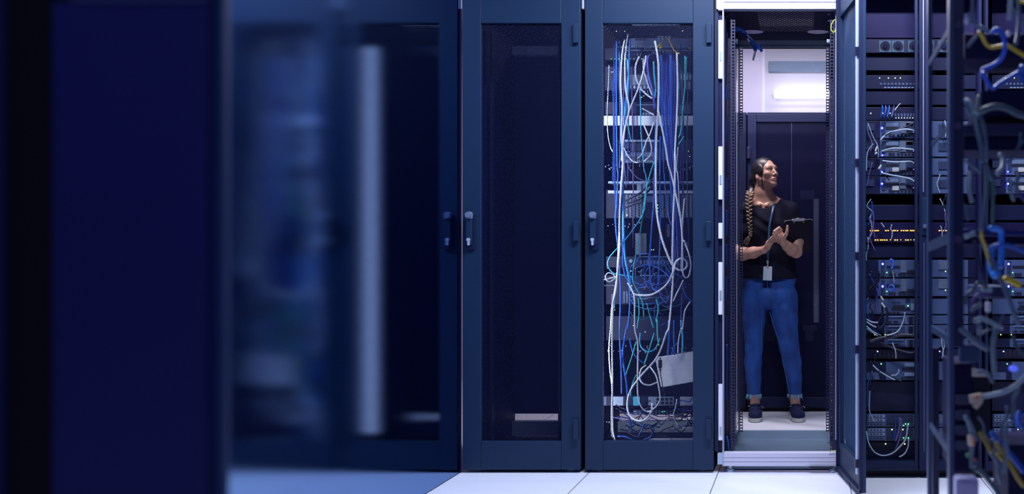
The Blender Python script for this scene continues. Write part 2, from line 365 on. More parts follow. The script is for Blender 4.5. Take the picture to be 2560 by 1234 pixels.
# beams with grooves
def grooved(y0p, y1p, nm, d, m=ALU):
    z0, z1 = Z(y1p, d), Z(y0p, d); b = MB(); hgt = z1-z0
    for k, (a, c, o) in enumerate(((0,.30,0),(.30,.34,.004),(.34,.62,0),(.62,.66,.004),(.66,1,0))):
        b.box(xl, xr, d+o, d+.05, z0+hgt*a, z0+hgt*c)
    return b.build(nm, m, t4)
grooved(-30, 22, 'front_top_beam', D+.004); grooved(1132, 1164, 'front_bottom_beam', D+.004, mat('brightened_beam_aluminium', (.58, .57, .72), .45))  # bottom beam's aluminium painted lighter to make up for weaker lamp light
for px in (1826, 2083):
    b = MB(); b.cyl(P(px, 1172, D+.03), P(px, 1163, D+.03), .008); b.cyl((X(px, D+.03), D+.03, 0), (X(px, D+.03), D+.03, .014), .022, .018); b.build('levelling_foot', ZINC, t4)
for (y0p, y1p, nm) in ((100, 119, 'rear_top_beam'), (1076, 1102, 'rear_bottom_beam')):
    b = MB(); b.box(X(1837,RE), X(2082,RE), RE, RE+.03, Z(y1p,RE), Z(y0p,RE)); b.box(X(1837,RE), X(2082,RE), RE-.01, RE+.03, Z(y1p,RE), Z(y1p,RE)+.006)
    b.build(nm, ZINC, t4)
MB().box(xl+.02, xr-.02, D+.06, RE-.012, .006, .012).build('floor_pan', mat('shaded_zinc_sheet', (.13, .19, .28), .4, .4, noise=.35, nscale=2.2), t4)  # zinc with the shade inside the rack put into a darker colour
MB().box(xl-.0, xl+.006, D+.06, RE+.03, .02, 2.25).build('side_panel', BLACK, t4)
MB().box(xr-.006, xr, D+.06, RE+.03, .02, 2.25).build('side_panel', BLACK, t4)
for (x0, x1) in ((xl+.006, xl+.02), (xr-.02, xr-.006)):
    MB().box(x0, x1, D+.05, RE+.02, .03, .06).build('side_beam', BLACK2, t4)
def ladder(px, d, hw, y0p, y1p, nm, m, off=.0):
    """mounting rail with square holes: two strips and the rungs between them"""
    x = X(px, d); b = MB(); z0, z1 = Z(y1p, d), Z(y0p, d); th = .0022
    b.box(x-hw-.0035, x-hw, d, d+th, z0, z1); b.box(x+hw, x+hw+.0035, d, d+th, z0, z1)
    z = z0; k = 0
    while z < z1:
        b.box(x-hw, x+hw, d, d+th, z, z+.0063); z += .01587; k += 1
    return b.build(nm, m, t4)
ladder(1853, R2, .0052, 118, 1078, 'rear_rail', BLACK2); ladder(2069, R2, .0052, 118, 1078, 'rear_rail', BLACK2)
ladder(1833, R1, .0055, 30, 1131, 'front_rail', BLACK2); ladder(2080, R1, .0055, 30, 1131, 'front_rail', BLACK2)
# rail flanges running back, with screw heads
for (px, sgn) in ((1833, -1), (2080, 1)):
    x = X(px, R1)+sgn*.011; b = MB(); b.box(x-.0012, x+.0012, R1, R1+.07, Z(1131,R1), Z(30,R1)); b.build('rail_flange', BLACK2, t4)
for (px, sgn) in ((1853, -1), (2069, 1)):
    x = X(px, R2)+sgn*.0105; b = MB(); b.box(x-.0012, x+.0012, R2-.08, R2, Z(1078,R2), Z(118,R2)); b.build('rail_flange', BLACK2, t4)
SCREW = mat('bright_screw', (.5,.58,.8), .3, .5)
b = MB()
for k in range(34):
    b.cyl(P(2069+9.5, 135+k*29, R1+.35), P(2069+9.5, 135+k*29, R1+.345), .0022, n=6)
b.box(X(2078.5,R1+.35)-.008, X(2078.5,R1+.35)+.008, R1+.351, R1+.356, .08, 2.2)
b.build('perforated_strut', [BLACK2], t4)
s = MB()
for k in range(48):
    s.cyl(P(2079, 120+k*20.5, R1+.348), P(2079, 120+k*20.5, R1+.343), .0026, n=6)
o = s.build('screw', SCREW, t4); o['kind'] = 'stuff'
s = MB(); s.box(X(1824,R1+.1)-.009, X(1824,R1+.1)+.009, R1+.101, R1+.106, .08, 2.2); s.build('perforated_strut', [BLACK2], t4)
s = MB()
for k in range(48): s.cyl(P(1824, 120+k*20.5, R1+.098), P(1824, 120+k*20.5, R1+.093), .0022, n=6)
o = s.build('screw', METAL_MD, t4); o['kind'] = 'stuff'
MB().cyl(P(1842, 118, 5.2), P(1842, 1078, 5.2), .0022, n=6).build('grounding_rod', mat('pale_rod', (.4,.42,.6), .4), t4)
for px in (1835, 2073):
    b = MB(); b.pbox(px-6, px+8, 98, 106, R2-.05, .04); b.pbox(px+6, px+9, 97, 110, R2-.055, .01); b.build('rail_clamp', ZINC, t4)
    b = MB(); b.pbox(px-4, px+8, 1080, 1098, R2-.01, .03); b.build('rail_clamp', ZINC, t4)
for (px, py) in ((1829, 36), (1829, 55), (2072, 36), (2072, 52)):
    MB().cyl(P(px, py, D+.09), P(px, py, D+.07), .0045, .0035, n=10).build('bolt', SCREW, t4)
tx = wm(t4).translation
roofm = perf('open_rack_roof_sheet', (.010,.010,.045), .0230, .0073, 'XY', box=(X(1888)-tx.x, X(2036)-tx.x, .055+D-tx.y, .60+D-tx.y),
    ovals=[(X(1866)-tx.x, 5.40-tx.y, .058, .05), (X(2050)-tx.x, 5.40-tx.y, .058, .05)])
MB().box(xl, xr, D+.05, RE+.03, 2.25, 2.252).build('roof', roofm, t4)
# bright panel lying on the floor sill and black slot
b = MB(); b.prism([P(2022, 1166, D-.01), P(2088, 1166, D-.01), P(2080, 1171, D-.01), P(2030, 1171, D-.01)], (0, .01, 0)); b.build('cable_slot', SLOT, t4)

# blue cables with white plugs hanging in the open rack
mats_b = [BCABLE, LBCABLE, DBCABLE, BCABLE]
tails = [[(1828,72,5.1),(1846,69,5.1),(1862,78,5.12),(1874,95,5.12),(1886,113,5.12)], [(1829,76,5.12),(1848,73,5.13),(1866,84,5.14),(1880,100,5.14),(1893,112,5.14)],
         [(1829,80,5.09),(1846,78,5.1),(1863,90,5.1),(1874,104,5.1),(1884,118,5.1)], [(1828,75,5.15),(1850,75,5.16),(1870,88,5.17),(1884,104,5.17),(1899,118,5.17)]]
for i, pts in enumerate(tails):
    t = empty('patch_cable', P(*pts[-1]), ('uppermost and longest', 'second', 'lowest', 'rightmost')[i]+' blue patch cable hanging in the open rack', 'cable', 'blue patch cables hanging from the left rail')
    cable('sheath', '', pts, 5.1, .0036, mats_b[i], parent=t)
    e = P(*pts[-1]); MB().bar(e, e+Vector((.012,0,-.022)), .016, .014).build('boot', mats_b[i], t, bevel=.002)
    MB().bar(P(pts[-2][0], pts[-2][1], pts[-2][2]-.006), P((pts[-2][0]+pts[-3][0])/2, (pts[-2][1]+pts[-3][1])/2, pts[-3][2]-.006), .009, .008).build('white_tag', WHITE, t)
    if i == 2:
        MB().bar(e+Vector((.010,0,-.02)), e+Vector((-.002,0,-.066)), .020, .010).build('plug', mat('clear_plug', (.55,.62,.66), .15), t, bevel=.001)
    if i == 3:
        MB().bar(e+Vector((-.02,0,-.02)), e+Vector((-.03,0,-.05)), .014, .010).build('plug', mat('clear_plug'), t, bevel=.001)
cable('cable_loop', 'thin yellow-green earth wire looped at the top right of the open rack', [(2089,30),(2090,50),(2089,72),(2084,81),(2078,74),(2079,60),(2085,51),(2089,49)], D+.04, .0022, YGCABLE, cat='wire')
cable('earth_wire', 'short yellow-green wire end above the bottom right corner of the open rack', [(2073,1130),(2078,1127),(2086,1126),(2098,1124)], D+.0, .0018, YGCABLE, cat='wire')
cable('earth_wire', 'faint brown wire curving in the top left corner of the open rack', [(1812,40),(1820,40),(1826,34),(1832,26)], D+.08, .0016, mat('brown_wire', (.16,.10,.05), .5), cat='wire')
for i, (px, a, c) in enumerate(((1815, 215, 250), (1814, 300, 360), (1815, 445, 505), (1816, 525, 590), (1815, 610, 670), (1815, 690, 750), (1815, 790, 850), (1817, 860, 1000))):
    cable('vertical_cable', 'blue cable seen in short lengths along the left side of the open rack', [(px, a, D+.12), (px+1, (a+c)/2, D+.12), (px-1, c, D+.12)], D, .006, DBCABLE, group='blue cable lengths at the left of the open rack')
cable('vertical_cable', 'bright blue cable end showing above the lower left sill of the open rack', [(1817,1090),(1821,1108),(1823,1131)], D+.10, .0045, LBCABLE)

# ------------------------------------------------------------------ the open door
hx = X(2101); ang = math.atan2(X(2161, 4.27)-hx, D-4.27)
W_ = math.hypot(X(2161, 4.27)-hx, D-4.27)
# local: +x runs from the hinge to the free edge, y is thickness (inner face at -y)
td = empty('open_door', (hx, D, 0), 'perforated door of the open rack swung out towards the camera', 'rack door', rz=-math.pi/2+ang)
zb, zt = .026, 2.33
b = MB(); frame_boxes(b, 0, W_, zb, zt, .06, W_-.075, .155, 2.17, -.008, .008); b.build('frame', PAINT, td, bevel=.003, local=True)
b = MB(); b.box(.0, .010, -.022, -.008, zb, zt); b.box(W_-.012, W_, -.022, -.008, zb, zt); b.box(0, W_, -.022, -.008, zb, zb+.010); b.build('rim', PAINT2, td, local=True)
b = MB(); frame_boxes(b, .035, W_-.05, .13, 2.2, .06, W_-.075, .155, 2.17, -.014, -.008); b.build('inner_trim', PAINT, td, bevel=.002, local=True)
MB().box(.06, W_-.075, .004, .0055, .155, 2.17).build('perforated_panel', perf('perforated_open_door', (.035,.07,.17), .0074, .0024, 'XZ'), td, local=True)
b = MB(); b.box(W_-.044, W_-.030, -.030, -.016, .10, 2.25); b.build('lock_rod', mat('bright_rod', (.62,.72,.95), .28, .35), td, bevel=.003, local=True)
for z in (.13, .62, 1.02, 1.42, 1.9): MB().box(W_-.05, W_-.024, -.033, -.008, z, z+.035).build('rod_guide', BLACK2, td, local=True)
b = MB(); b.box(-.004, .006, -.024, .004, .16, 2.17); b.build('hinge_edge', mat('bright_rod'), td, local=True)
for k, zz in enumerate((1.0, 1.05, 1.10)): MB().cyl((W_-.056, -.024, zz), (W_-.056, -.014, zz), .003, n=8).build('screw', SCREW, td, local=True)

# ------------------------------------------------------------------ far rack row behind the woman
FD = 6.72
def far_rack(label, pa, pb, oa, ob):
    xa, xb = X(pa, FD), X(pb, FD)
    t = empty('far_cabinet', ((xa+xb)/2, FD+.45, 0), label, 'server rack', 'closed cabinets of the far row')
    MB().box(xa, xb, FD+.03, FD+.9, .03, 2.0).build('body', BLACK, t) if False else None
    MB().box(xa, xa+.015, FD+.03, FD+.9, .03, 2.0).build('side_panel', BLACK, t); MB().box(xb-.015, xb, FD+.03, FD+.9, .03, 2.0).build('side_panel', BLACK, t)
    MB().box(xa, xb, FD+.0, FD+.9, 2.0, 2.012).build('roof', PAINT2, t); MB().box(xa+.015, xb-.015, FD+.86, FD+.88, .03, 2.0).build('rear_panel', BLACK, t)
    MB().box(xa, xb, FD+.05, FD+.9, .0, .03).build('plinth', SLOT, t)
    dr = MB(); frame_boxes(dr, xa+.002, xb-.002, .032, 2.0, X(oa,FD), X(ob,FD), Z(992,FD), Z(305,FD), FD, FD+.03); dr = dr.build('door', PAINT2, t, bevel=.003)
    MB().box(X(oa,FD), X(ob,FD), FD+.010, FD+.0115, Z(992,FD), Z(305,FD)).build('perforated_panel', MESH_DARK, dr)
    return t, dr
fa, da = far_rack('far perforated cabinet directly behind the woman', 1868, 2098, 1890, 2078)
q = MB(); q.box(X(1889,FD)-.003, X(1889,FD)+.003, FD-.012, FD, .05, 1.98); q.build('edge_rib', PAINT, da)
q = MB(); q.box(X(1979,FD)-.0015, X(1979,FD)+.0015, FD+.006, FD+.01, Z(992,FD), Z(305,FD)); q.build('centre_rib', mat('rib_blue', (.05,.06,.2), .4), da)
fb, db = far_rack('far cabinet left of the one behind the woman, mostly hidden by the open rack rail', 1640, 1866, 1662, 1846)
q = MB(); q.prism(rrect(X(1868,FD), X(1876,FD), Z(397,FD), Z(368,FD), FD-.02, .004), (0,.02,0)); q.build('handle', BLACK2, da, bevel=.002)
PSTR = mat('pale_power_strip', (.55,.70,.90), .4)
for (a, c, y0, y1, lb, nm) in ((2034, 2047, 497, 806, 'pale upright power strip seen through the far mesh door right of the clipboard', 'power_strip'),
    (2006, 2042, 814, 826, 'short pale horizontal bracket low inside the far cabinet, right side', 'bracket'),
    (2013, 2034, 826, 852, 'pale square bracket plate under the horizontal one, right side', 'bracket'),
    (1911, 1937, 812, 852, 'pale bracket plate seen between the legs inside the far cabinet', 'bracket'),
    (1912, 1921, 740, 812, 'pale upright strip seen between the thighs inside the far cabinet', 'power_strip'),
    (2000, 2036, 475, 497, 'dim small box above the upright power strip in the far cabinet', 'box')):
    dd = FD+.06
    o = MB().pbox(a, c, y0, y1, dd, .03).build(nm, PSTR if nm != 'box' and a > 2030 else METAL_MD, bevel=.002); tagit(o, lb, nm.replace('_', ' '))
# ------------------------------------------------------------------ equipment inside the cable-filled cabinet
E = 5.06
def unit(name, label, cat, px0, px1, py0, py1, d, dep=.25, body=METAL_DK, group=None):
    t = empty(name, ((X(px0,d)+X(px1,d))/2, d+dep/2, Z(py1,d)), label, cat, group)
    MB().pbox(px0, px1, py0, py1, d, dep).build('chassis', body, t, bevel=.0015); return t
def plate(t, nm, px0, px1, py0, py1, d, m, dep=.004): return MB().pbox(px0, px1, py0, py1, d-dep, dep).build(nm, m, t)
def row(t, nm, px0, px1, py0, py1, d, n, m, gap=.35, dep=.003):
    b = MB(); wd = (px1-px0)/n
    for k in range(n): b.pbox(px0+wd*k, px0+wd*(k+1-gap), py0, py1, d-dep, dep)
    return b.build(nm, m, t)
def leds(t, pts, d, m, r=.0028):
    for (x, y) in pts: MB().ball(P(x, y, d-.004), r, 8, 5).build('led', m, t, smooth=True)
XA, XB = 1500, 1737
PALE = mat('pale_blanking_panel', (.50,.55,.72), .4)
u = unit('cable_tray', 'grey tray with a pale face at the very top of the cable-filled cabinet', 'tray', 1576, XB, 95, 118, E, body=mat('grey_tray', (.09,.12,.24), .45))
row(u, 'port_row', 1588, 1616, 97, 101, E, 3, SLOT); row(u, 'port_row', 1644, 1680, 90, 99, E, 4, METAL_LT); row(u, 'port_row', 1580, 1737, 114, 118, E, 30, METAL_LT)
u = unit('tray_lip', 'thin pale lip under the cabinet roof above the grey tray', 'trim', 1580, 1700, 60, 63, E+.1, .02, METAL_LT)
u = unit('port_panel', 'black patch panel with white port symbols near the top of the cable-filled cabinet', 'patch panel', 1512, XB, 120, 150, E+.02, .1)
for (x, n) in ((1611, 0), (1620, 1), (1692, 1)):
    row(u, 'port_symbol', x, x+8, 108, 113, E+.02, 1, METAL_LT, .1); row(u, 'port_symbol', x, x+8, 115, 122, E+.02, 2, METAL_LT)
plate(u, 'rim', 1571, XB, 124.5, 126.5, E+.02, METAL_LT); row(u, 'label_row', 1632, 1690, 128, 132, E+.02, 7, METAL_LT, .7)
leds(u, [(1528+i*9.5, 147) for i in range(10)], E+.02, LG, .0016)
leds(u, [(1541, 78), (1562, 78), (1706, 77)], E+.02, LW, .0018)
u = unit('switch', 'dark switch with a pale lamp-lit circuit face behind the crossing white cables', 'switch', 1512, XB, 166, 226, E, .2)
plate(u, 'grille', 1575, 1620, 186, 212, E, VENT); row(u, 'port_row', 1575, 1625, 214, 221, E, 6, METAL_LT); plate(u, 'side_plate', 1690, 1731, 152, 172, E, VENTD)
row(u, 'port_row', 1694, 1731, 182, 200, E, 5, METAL_LT, .6); row(u, 'port_row', 1694, 1731, 205, 222, E, 4, METAL_LT, .6)
leds(u, [(1580,237),(1604,243)], E, LY, .002)
u = unit('server', 'thin dark server just above the pale blanking panel', 'server', 1512, XB, 255, 286, E, .2)
plate(u, 'rim', 1590, 1640, 261, 262.5, E, METAL_LT); row(u, 'port_row', 1606, 1636, 282, 287, E, 4, METAL_LT); row(u, 'port_row', 1700, 1728, 262, 284, E, 3, METAL_MD); leds(u, [(1655,263),(1663,264)], E, LW, .0022)
u = unit('blanking_panel', 'pale horizontal blanking panel crossing the cable-filled cabinet', 'panel', 1503, 1733, 289, 313, E-.02, .02, PALE)
u = unit('server', 'server with a pale vented front and white ports behind the white cable crossing', 'server', 1540, XB, 349, 408, E, .3)
plate(u, 'rim', 1560, 1650, 349, 354, E, METAL_LT); plate(u, 'grille', 1560, 1618, 358, 378, E, VENTD); plate(u, 'handle', 1565, 1575, 372, 384, E, METAL_LT)
plate(u, 'fascia', 1560, 1634, 380, 400, E, METAL_MD); row(u, 'port_row', 1563, 1632, 383, 389, E, 9, METAL_LT); row(u, 'port_row', 1563, 1632, 392, 398, E-.003, 11, SLOT); row(u, 'port_row', 1560, 1634, 401, 406, E, 14, METAL_LT)
row(u, 'port_row', 1640, 1668, 372, 400, E, 4, METAL_MD); leds(u, [(1721,378),(1724,391)], E, LY, .0016)
u = unit('shelf', 'shallow shelf with a thin bright front edge in the middle of the cable-filled cabinet', 'shelf', 1520, XB, 453, 458, E-.04, .3, METAL_LT)
u = unit('power_supply', 'wide power supply with tall vented columns behind the white cables', 'power supply', 1515, XB, 474, 545, E, .3)
plate(u, 'rim', 1520, XB, 476, 483, E, PALE); plate(u, 'label_plate', 1592, 1625, 457, 476, E, METAL_LT)
for (a, c) in ((1563,1608),(1650,1676),(1683,1698),(1704,1733)): row(u, 'vent_column', a, c, 486, 543, E, max(2, int((c-a)/9)), VENT, .25)
plate(u, 'socket_plate', 1613, 1648, 490, 505, E, METAL_MD); leds(u, [(1644,512),(1644,528),(1644,520)], E, LG, .003); leds(u, [(1567.5,537)], E, LO, .0032)
u = unit('meshed_module', 'small pale meshed module hanging mid-height behind the cables', 'module', 1588, 1616, 583, 636, E, .06, METAL_DK); plate(u, 'grille', 1588, 1616, 583, 636, E, VENT)
u = unit('wall_plate', 'small dim vertical plate right of the pale meshed module', 'plate', 1667, 1675, 560, 592, E, .03, METAL_MD)
u = unit('switch', 'switch with a pale top edge and a row of ports above the blue cable nest', 'switch', 1515, XB, 641, 668, E, .3)
plate(u, 'rim', 1600, 1731, 640.5, 642, E, METAL_LT); row(u, 'port_row', 1600, 1700, 650, 661, E, 12, METAL_MD); leds(u, [(1559,661),(1629,624),(1634,624)], E, LW, .002); MB().cyl(P(1577,652,E), P(1577,652,E-.006), .009, n=12).build('knob', METAL_LT, u)
u = unit('server', 'dark server half buried in the blue cable nest', 'server', 1515, XB, 688, 760, E+.04, .25); plate(u, 'rim', 1600, 1672, 687, 689, E+.04, METAL_LT); plate(u, 'rim', 1507, 1540, 712, 714, E+.04, METAL_MD)
row(u, 'port_row', 1558, 1580, 728, 756, E+.04, 3, METAL_MD); row(u, 'port_row', 1528, 1542, 735, 770, E+.04, 1, METAL_MD)
leds(u, [(1578,691),(1579,714),(1537,774),(1678,763)], E-.1, LY, .0022)
u = unit('server', 'dark server behind the tangle above the tilted white box', 'server', 1515, XB, 790, 850, E+.05, .25); row(u, 'port_row', 1700, 1730, 790, 840, E+.05, 5, METAL_DK)
leds(u, [(1583,813),(1613,829),(1643,861),(1647,861)], E-.1, LY, .0022)
# tilted white box
t = empty('white_box', P(1690, 967, 4.95), 'tilted white box hanging low in the cable-filled cabinet', 'box')
q = MB(); q.prism([P(1638,897,4.94), P(1642,894,4.94), P(1735,879,4.94), P(1737,953,4.94), P(1659,967,4.94), P(1652,966,4.94)], (0, .06, 0)); q.build('shell', WHITE, t, bevel=.002)
q = MB(); q.bar(P(1650.5,892,4.925), P(1650.5,899,4.925), .006, .006); q.bar(P(1650.5,899,4.925), P(1650.5,919,4.925), .018, .010); q.bar(P(1650.5,919,4.925), P(1651,926,4.925), .009, .007); q.build('plug', KCABLE, t, bevel=.002)
cable('black_lead', 'thin black lead running down the left edge of the tilted white box', [(1651,925),(1652,940),(1655,955),(1657,968),(1664,990)], 4.927, .0022, KCABLE)
u = unit('power_distribution_unit', 'pale power strip with square black sockets low in the cabinet', 'power strip', 1503, XB, 990, 1014, E, .06)
for (a, c, m) in ((1505,1516,METAL_MD),(1532,1558,METAL_LT),(1583,1600,mat('cyan_plate',(.04,.30,.50),.4)),(1621,1685,METAL_LT),(1700,1737,PALE)): plate(u, 'face_segment', a, c, 991, 1013, E, m)
for k in range(4):
    for j in range(2): plate(u, 'socket', 1641+k*11, 1648+k*11, 994+j*9.5, 1001+j*9.5, E-.004, SLOT, .002)
u = unit('switch', 'pale small switch below the power strip with square sockets', 'switch', 1582, 1700, 1024, 1036, E, .1); row(u, 'port_row', 1584, 1606, 1026, 1034, E, 2, METAL_LT, .2); row(u, 'port_row', 1620, 1690, 1025, 1034, E, 8, METAL_MD, .4); leds(u, [(1655,1029),(1661,1028)], E, LG, .002)
MB().pbox(1503, XB, 1082, 1094, 5.3, .03).build('cross_plate', METAL_DK, cab3)
row(cab3, 'sill_strip', 1622, 1736, 1095, 1101, 4.95, 2, PALE, .03)

# ------------------------------------------------------------------ cables inside the cabinet (measured in three crops of the photo)
def cA(l): return [(1460+.3403*x, .3403*y) for x, y in l]
def cB(l): return [(1460+.3403*x, 400+.3403*y) for x, y in l]
def cC(l): return [(1460+.3516*x, 800+.3516*y) for x, y in l]
def c2(l): return [(1500+.2025*x, 860+.2028*y) for x, y in l]
WG = 'white network cables in the cable-filled cabinet'
W = [
 ('leftmost long white cable, dropping the full height of the mesh door', cA([(300,290),(280,400),(270,600),(280,800),(275,1000),(288,1200)])+cB([(275,200),(262,400),(258,550),(248,750),(240,870),(215,1050),(208,1234)])+cC([(200,200),(203,400),(202,600),(205,780),(220,855)]), .0038),
 ('second long white cable, twisted beside the leftmost one', cA([(325,250),(302,420),(305,640),(330,800),(300,950),(284,1120)])+cB([(283,40),(268,240),(262,500),(262,650),(250,780),(236,950),(205,1080),(196,1234)])+cC([(178,200),(185,350),(200,480),(197,650),(198,800),(215,850)]), .0034),
 ('white cable crossing from the top middle down to the left', cA([(455,410),(440,500),(405,630),(345,780),(320,860),(290,1000),(276,1180)]), .0038),
 ('heavy white cable looping once on the right and sweeping into a wide U', cA([(520,300),(545,470),(545,800),(532,1000),(528,1200)])+cB([(527,100),(532,350),(560,530),(600,660),(650,770),(705,808),(750,790),(755,745),(715,722),(672,750),(655,820),(600,920),(500,985),(400,990),(362,978)]), .0048),
 ('white cable slanting right from mid-top and ending in a pointed loop', cA([(545,810),(590,1030),(618,1200)])+cB([(640,100),(668,220),(700,380),(718,520),(722,700),(725,820),(748,862),(778,840),(786,760),(765,670),(735,590)]), .0040),
 ('thickest white cable, running from the upper right to a big loop at bottom left', cA([(682,390),(688,640),(682,850),(668,1100)])+cB([(668,0),(665,200),(655,420),(650,700),(655,850),(640,1060),(622,1234)])+cC([(585,90),(520,260),(400,400),(330,500),(308,600),(328,680),(390,716),(450,695),(478,645),(485,590)]), .0046),
 ('white cable making the inner U above the floor of the cabinet', cB([(320,900),(350,950),(370,1020),(372,1234)])+cC([(383,180),(380,480),(400,600),(440,645),(480,640),(530,590),(540,540),(528,460),(510,390),(470,330)]), .0034),
 ('small white loop just left of the tilted white box', cC([(520,440),(470,460),(420,450),(396,410),(405,350),(440,320)]), .0034),
 ('white cable arching from the top middle to the right', cA([(405,415),(380,480),(380,560),(410,640),(455,690),(500,722)]), .0040),
 ('thin white cable slanting down beside the arching one', cA([(435,430),(440,520),(470,620),(500,700)]), .0030),
 ('short pale cable slanting above the pale blanking panel', cA([(425,795),(470,820),(515,845)]), .0028),
 ('white cable crossing from upper right to lower left in front of the vented server', cA([(510,900),(490,970),(460,1030),(425,1130),(390,1165)]), .0030),
 ('white cable crossing from upper left and curling under the vented server', cA([(430,900),(470,990),(495,1080),(485,1140),(440,1185)]), .0030),
 ('faint grey cable along the left edge of the mesh door', cA([(185,480),(180,620),(170,850),(178,1000),(195,1080),(213,1115)]), .0024),
 ('small white ring loop at the left edge above mid-height', cB([(135,882),(180,870),(222,858),(215,838),(180,828),(158,850),(165,882),(195,890),(225,870),(238,850)]), .0026),
 ('white cable hanging on the far right from mid-height', cB([(738,280),(726,430),(722,560),(745,620),(770,690),(785,770),(770,850)]), .0032),
 ('short white cable slanting down left below the pointed loop', cB([(730,880),(690,960),(655,1035)]), .0028),
 ('white cable curving down to the top of the tilted white box', cB([(780,1040),(740,1110),(725,1234)])+cC([(690,60),(672,150),(668,232)]), .0030),
 ('short white cable curling below the tilted white box', cC([(660,560),(650,620),(638,660),(645,710),(668,748)]), .0030),
 ('short white cable end at the bottom right of the mesh door', cC([(705,763),(740,768),(790,758)]), .0034),
 ('pale curled cable under the vented server, left side', cA([(290,1080),(320,1140),(360,1185),(400,1195)]), .0024),
 ('thin pale cable dropping right of the thickest white one', cA([(690,1080),(680,1234)])+cB([(690,120),(700,330),(720,470),(715,700),(712,800)]), .0028),
]
for i, (lb, pts, r) in enumerate(W):
    n = len(pts); ph = i*1.3
    cable('network_cable', lb, [(x, y, 4.885+.03*math.sin(ph+j*.9)) for j, (x, y) in enumerate(pts)], 4.9, r, WCABLE if 'faint' not in lb and 'thin pale' not in lb else LCABLE, WG)
T = [
 ('teal cable hanging at the far right of the top section', cA([(742,410),(742,620),(727,800),(712,960),(695,1012)]), .0036, TCABLE),
 ('second teal cable beside the one at the far right', cA([(752,420),(748,560),(735,700),(722,830)]), .0032, TCABLE),
 ('short teal cable end below the pale panel at right', cA([(735,1000),(715,1030),(693,1062)]), .0026, TCABLE),
 ('long teal cable swinging out to the left at mid-height', cA([(410,640),(416,800),(418,950),(440,1234)])+cB([(452,100),(460,180),(450,300),(430,400),(330,550),(255,635),(187,715),(175,775),(215,828),(280,842),(350,855)]), .0027, SKYC),
 ('long teal cable falling nearly straight through the middle', cB([(515,10),(480,120),(455,220),(435,350),(425,440),(400,600),(372,740),(358,880),(400,975),(430,1050),(440,1150)]), .0026, TCABLE),
 ('teal cable bright at its upper end in the top middle', cA([(512,450),(515,540),(525,640),(520,720)]), .0040, SKYC),
 ('short teal cable below the pale panel at left', cA([(318,880),(330,960),(345,1032)]), .0026, TCABLE),
 ('teal cable in the low middle, frayed-looking curve', cB([(530,1020),(546,1090),(530,1180)])+cC([(520,0),(522,90),(530,175)]), .0034, TCABLE),
 ('teal cable slanting down to the left in the lower middle', cC([(500,90),(478,160),(455,235),(428,315)]), .0032, TCABLE),
 ('teal U-shaped cable in the lower middle', cC([(400,90),(398,170),(430,215),(480,220),(515,190),(540,130)]), .0028, SKYC),
 ('thin teal cable slanting left of the white vertical cables', cC([(372,150),(340,260),(298,385)]), .0026, TCABLE),
 ('teal cable curving behind the big white loop', cC([(372,388),(345,450),(332,530),(345,560)]), .0030, TCABLE),
 ('teal cable behind the blue nest, left strand', cB([(400,1010),(405,1120),(390,1234)]), .0028, TCABLE),
 ('teal cable behind the blue nest, right strand', cB([(460,1050),(490,1160),(510,1230)]), .0028, TCABLE),
 ('sky-blue cable running down left of the middle', cB([(283,170),(288,300),(290,500),(300,700),(330,860),(348,960)]), .0050, mat('azure_cable', (.03,.30,.85), .42)),
 ('sky-blue thick cable at the upper left', cA([(322,440),(325,560),(318,700),(300,850)]), .0060, mat('azure_cable')),
 ('violet cable drooping between shelf and server', cA([(320,1200)])+cB([(330,60),(380,120),(430,148),(480,150),(515,130)]), .0024, VCABLE),
 ('yellow cable bending at the top right over the patch panel', cA([(545,340),(575,310),(612,278),(640,320),(665,370),(700,395)]), .0034, YCABLE),
 ('short dull yellow cable knot at the top middle', cA([(538,345),(552,335),(570,345),(556,352)]), .0040, YCABLE),
 ('short yellow cable stub at the far right near the top', cA([(772,352),(800,354)]), .0026, YCABLE),
]
for i, (lb, pts, r, m) in enumerate(T):
    cable('network_cable', lb, [(x, y, 4.93+.02*math.sin(i+j*.8)) for j, (x, y) in enumerate(pts)], 4.9, r, m, 'coloured cables in the cable-filled cabinet')
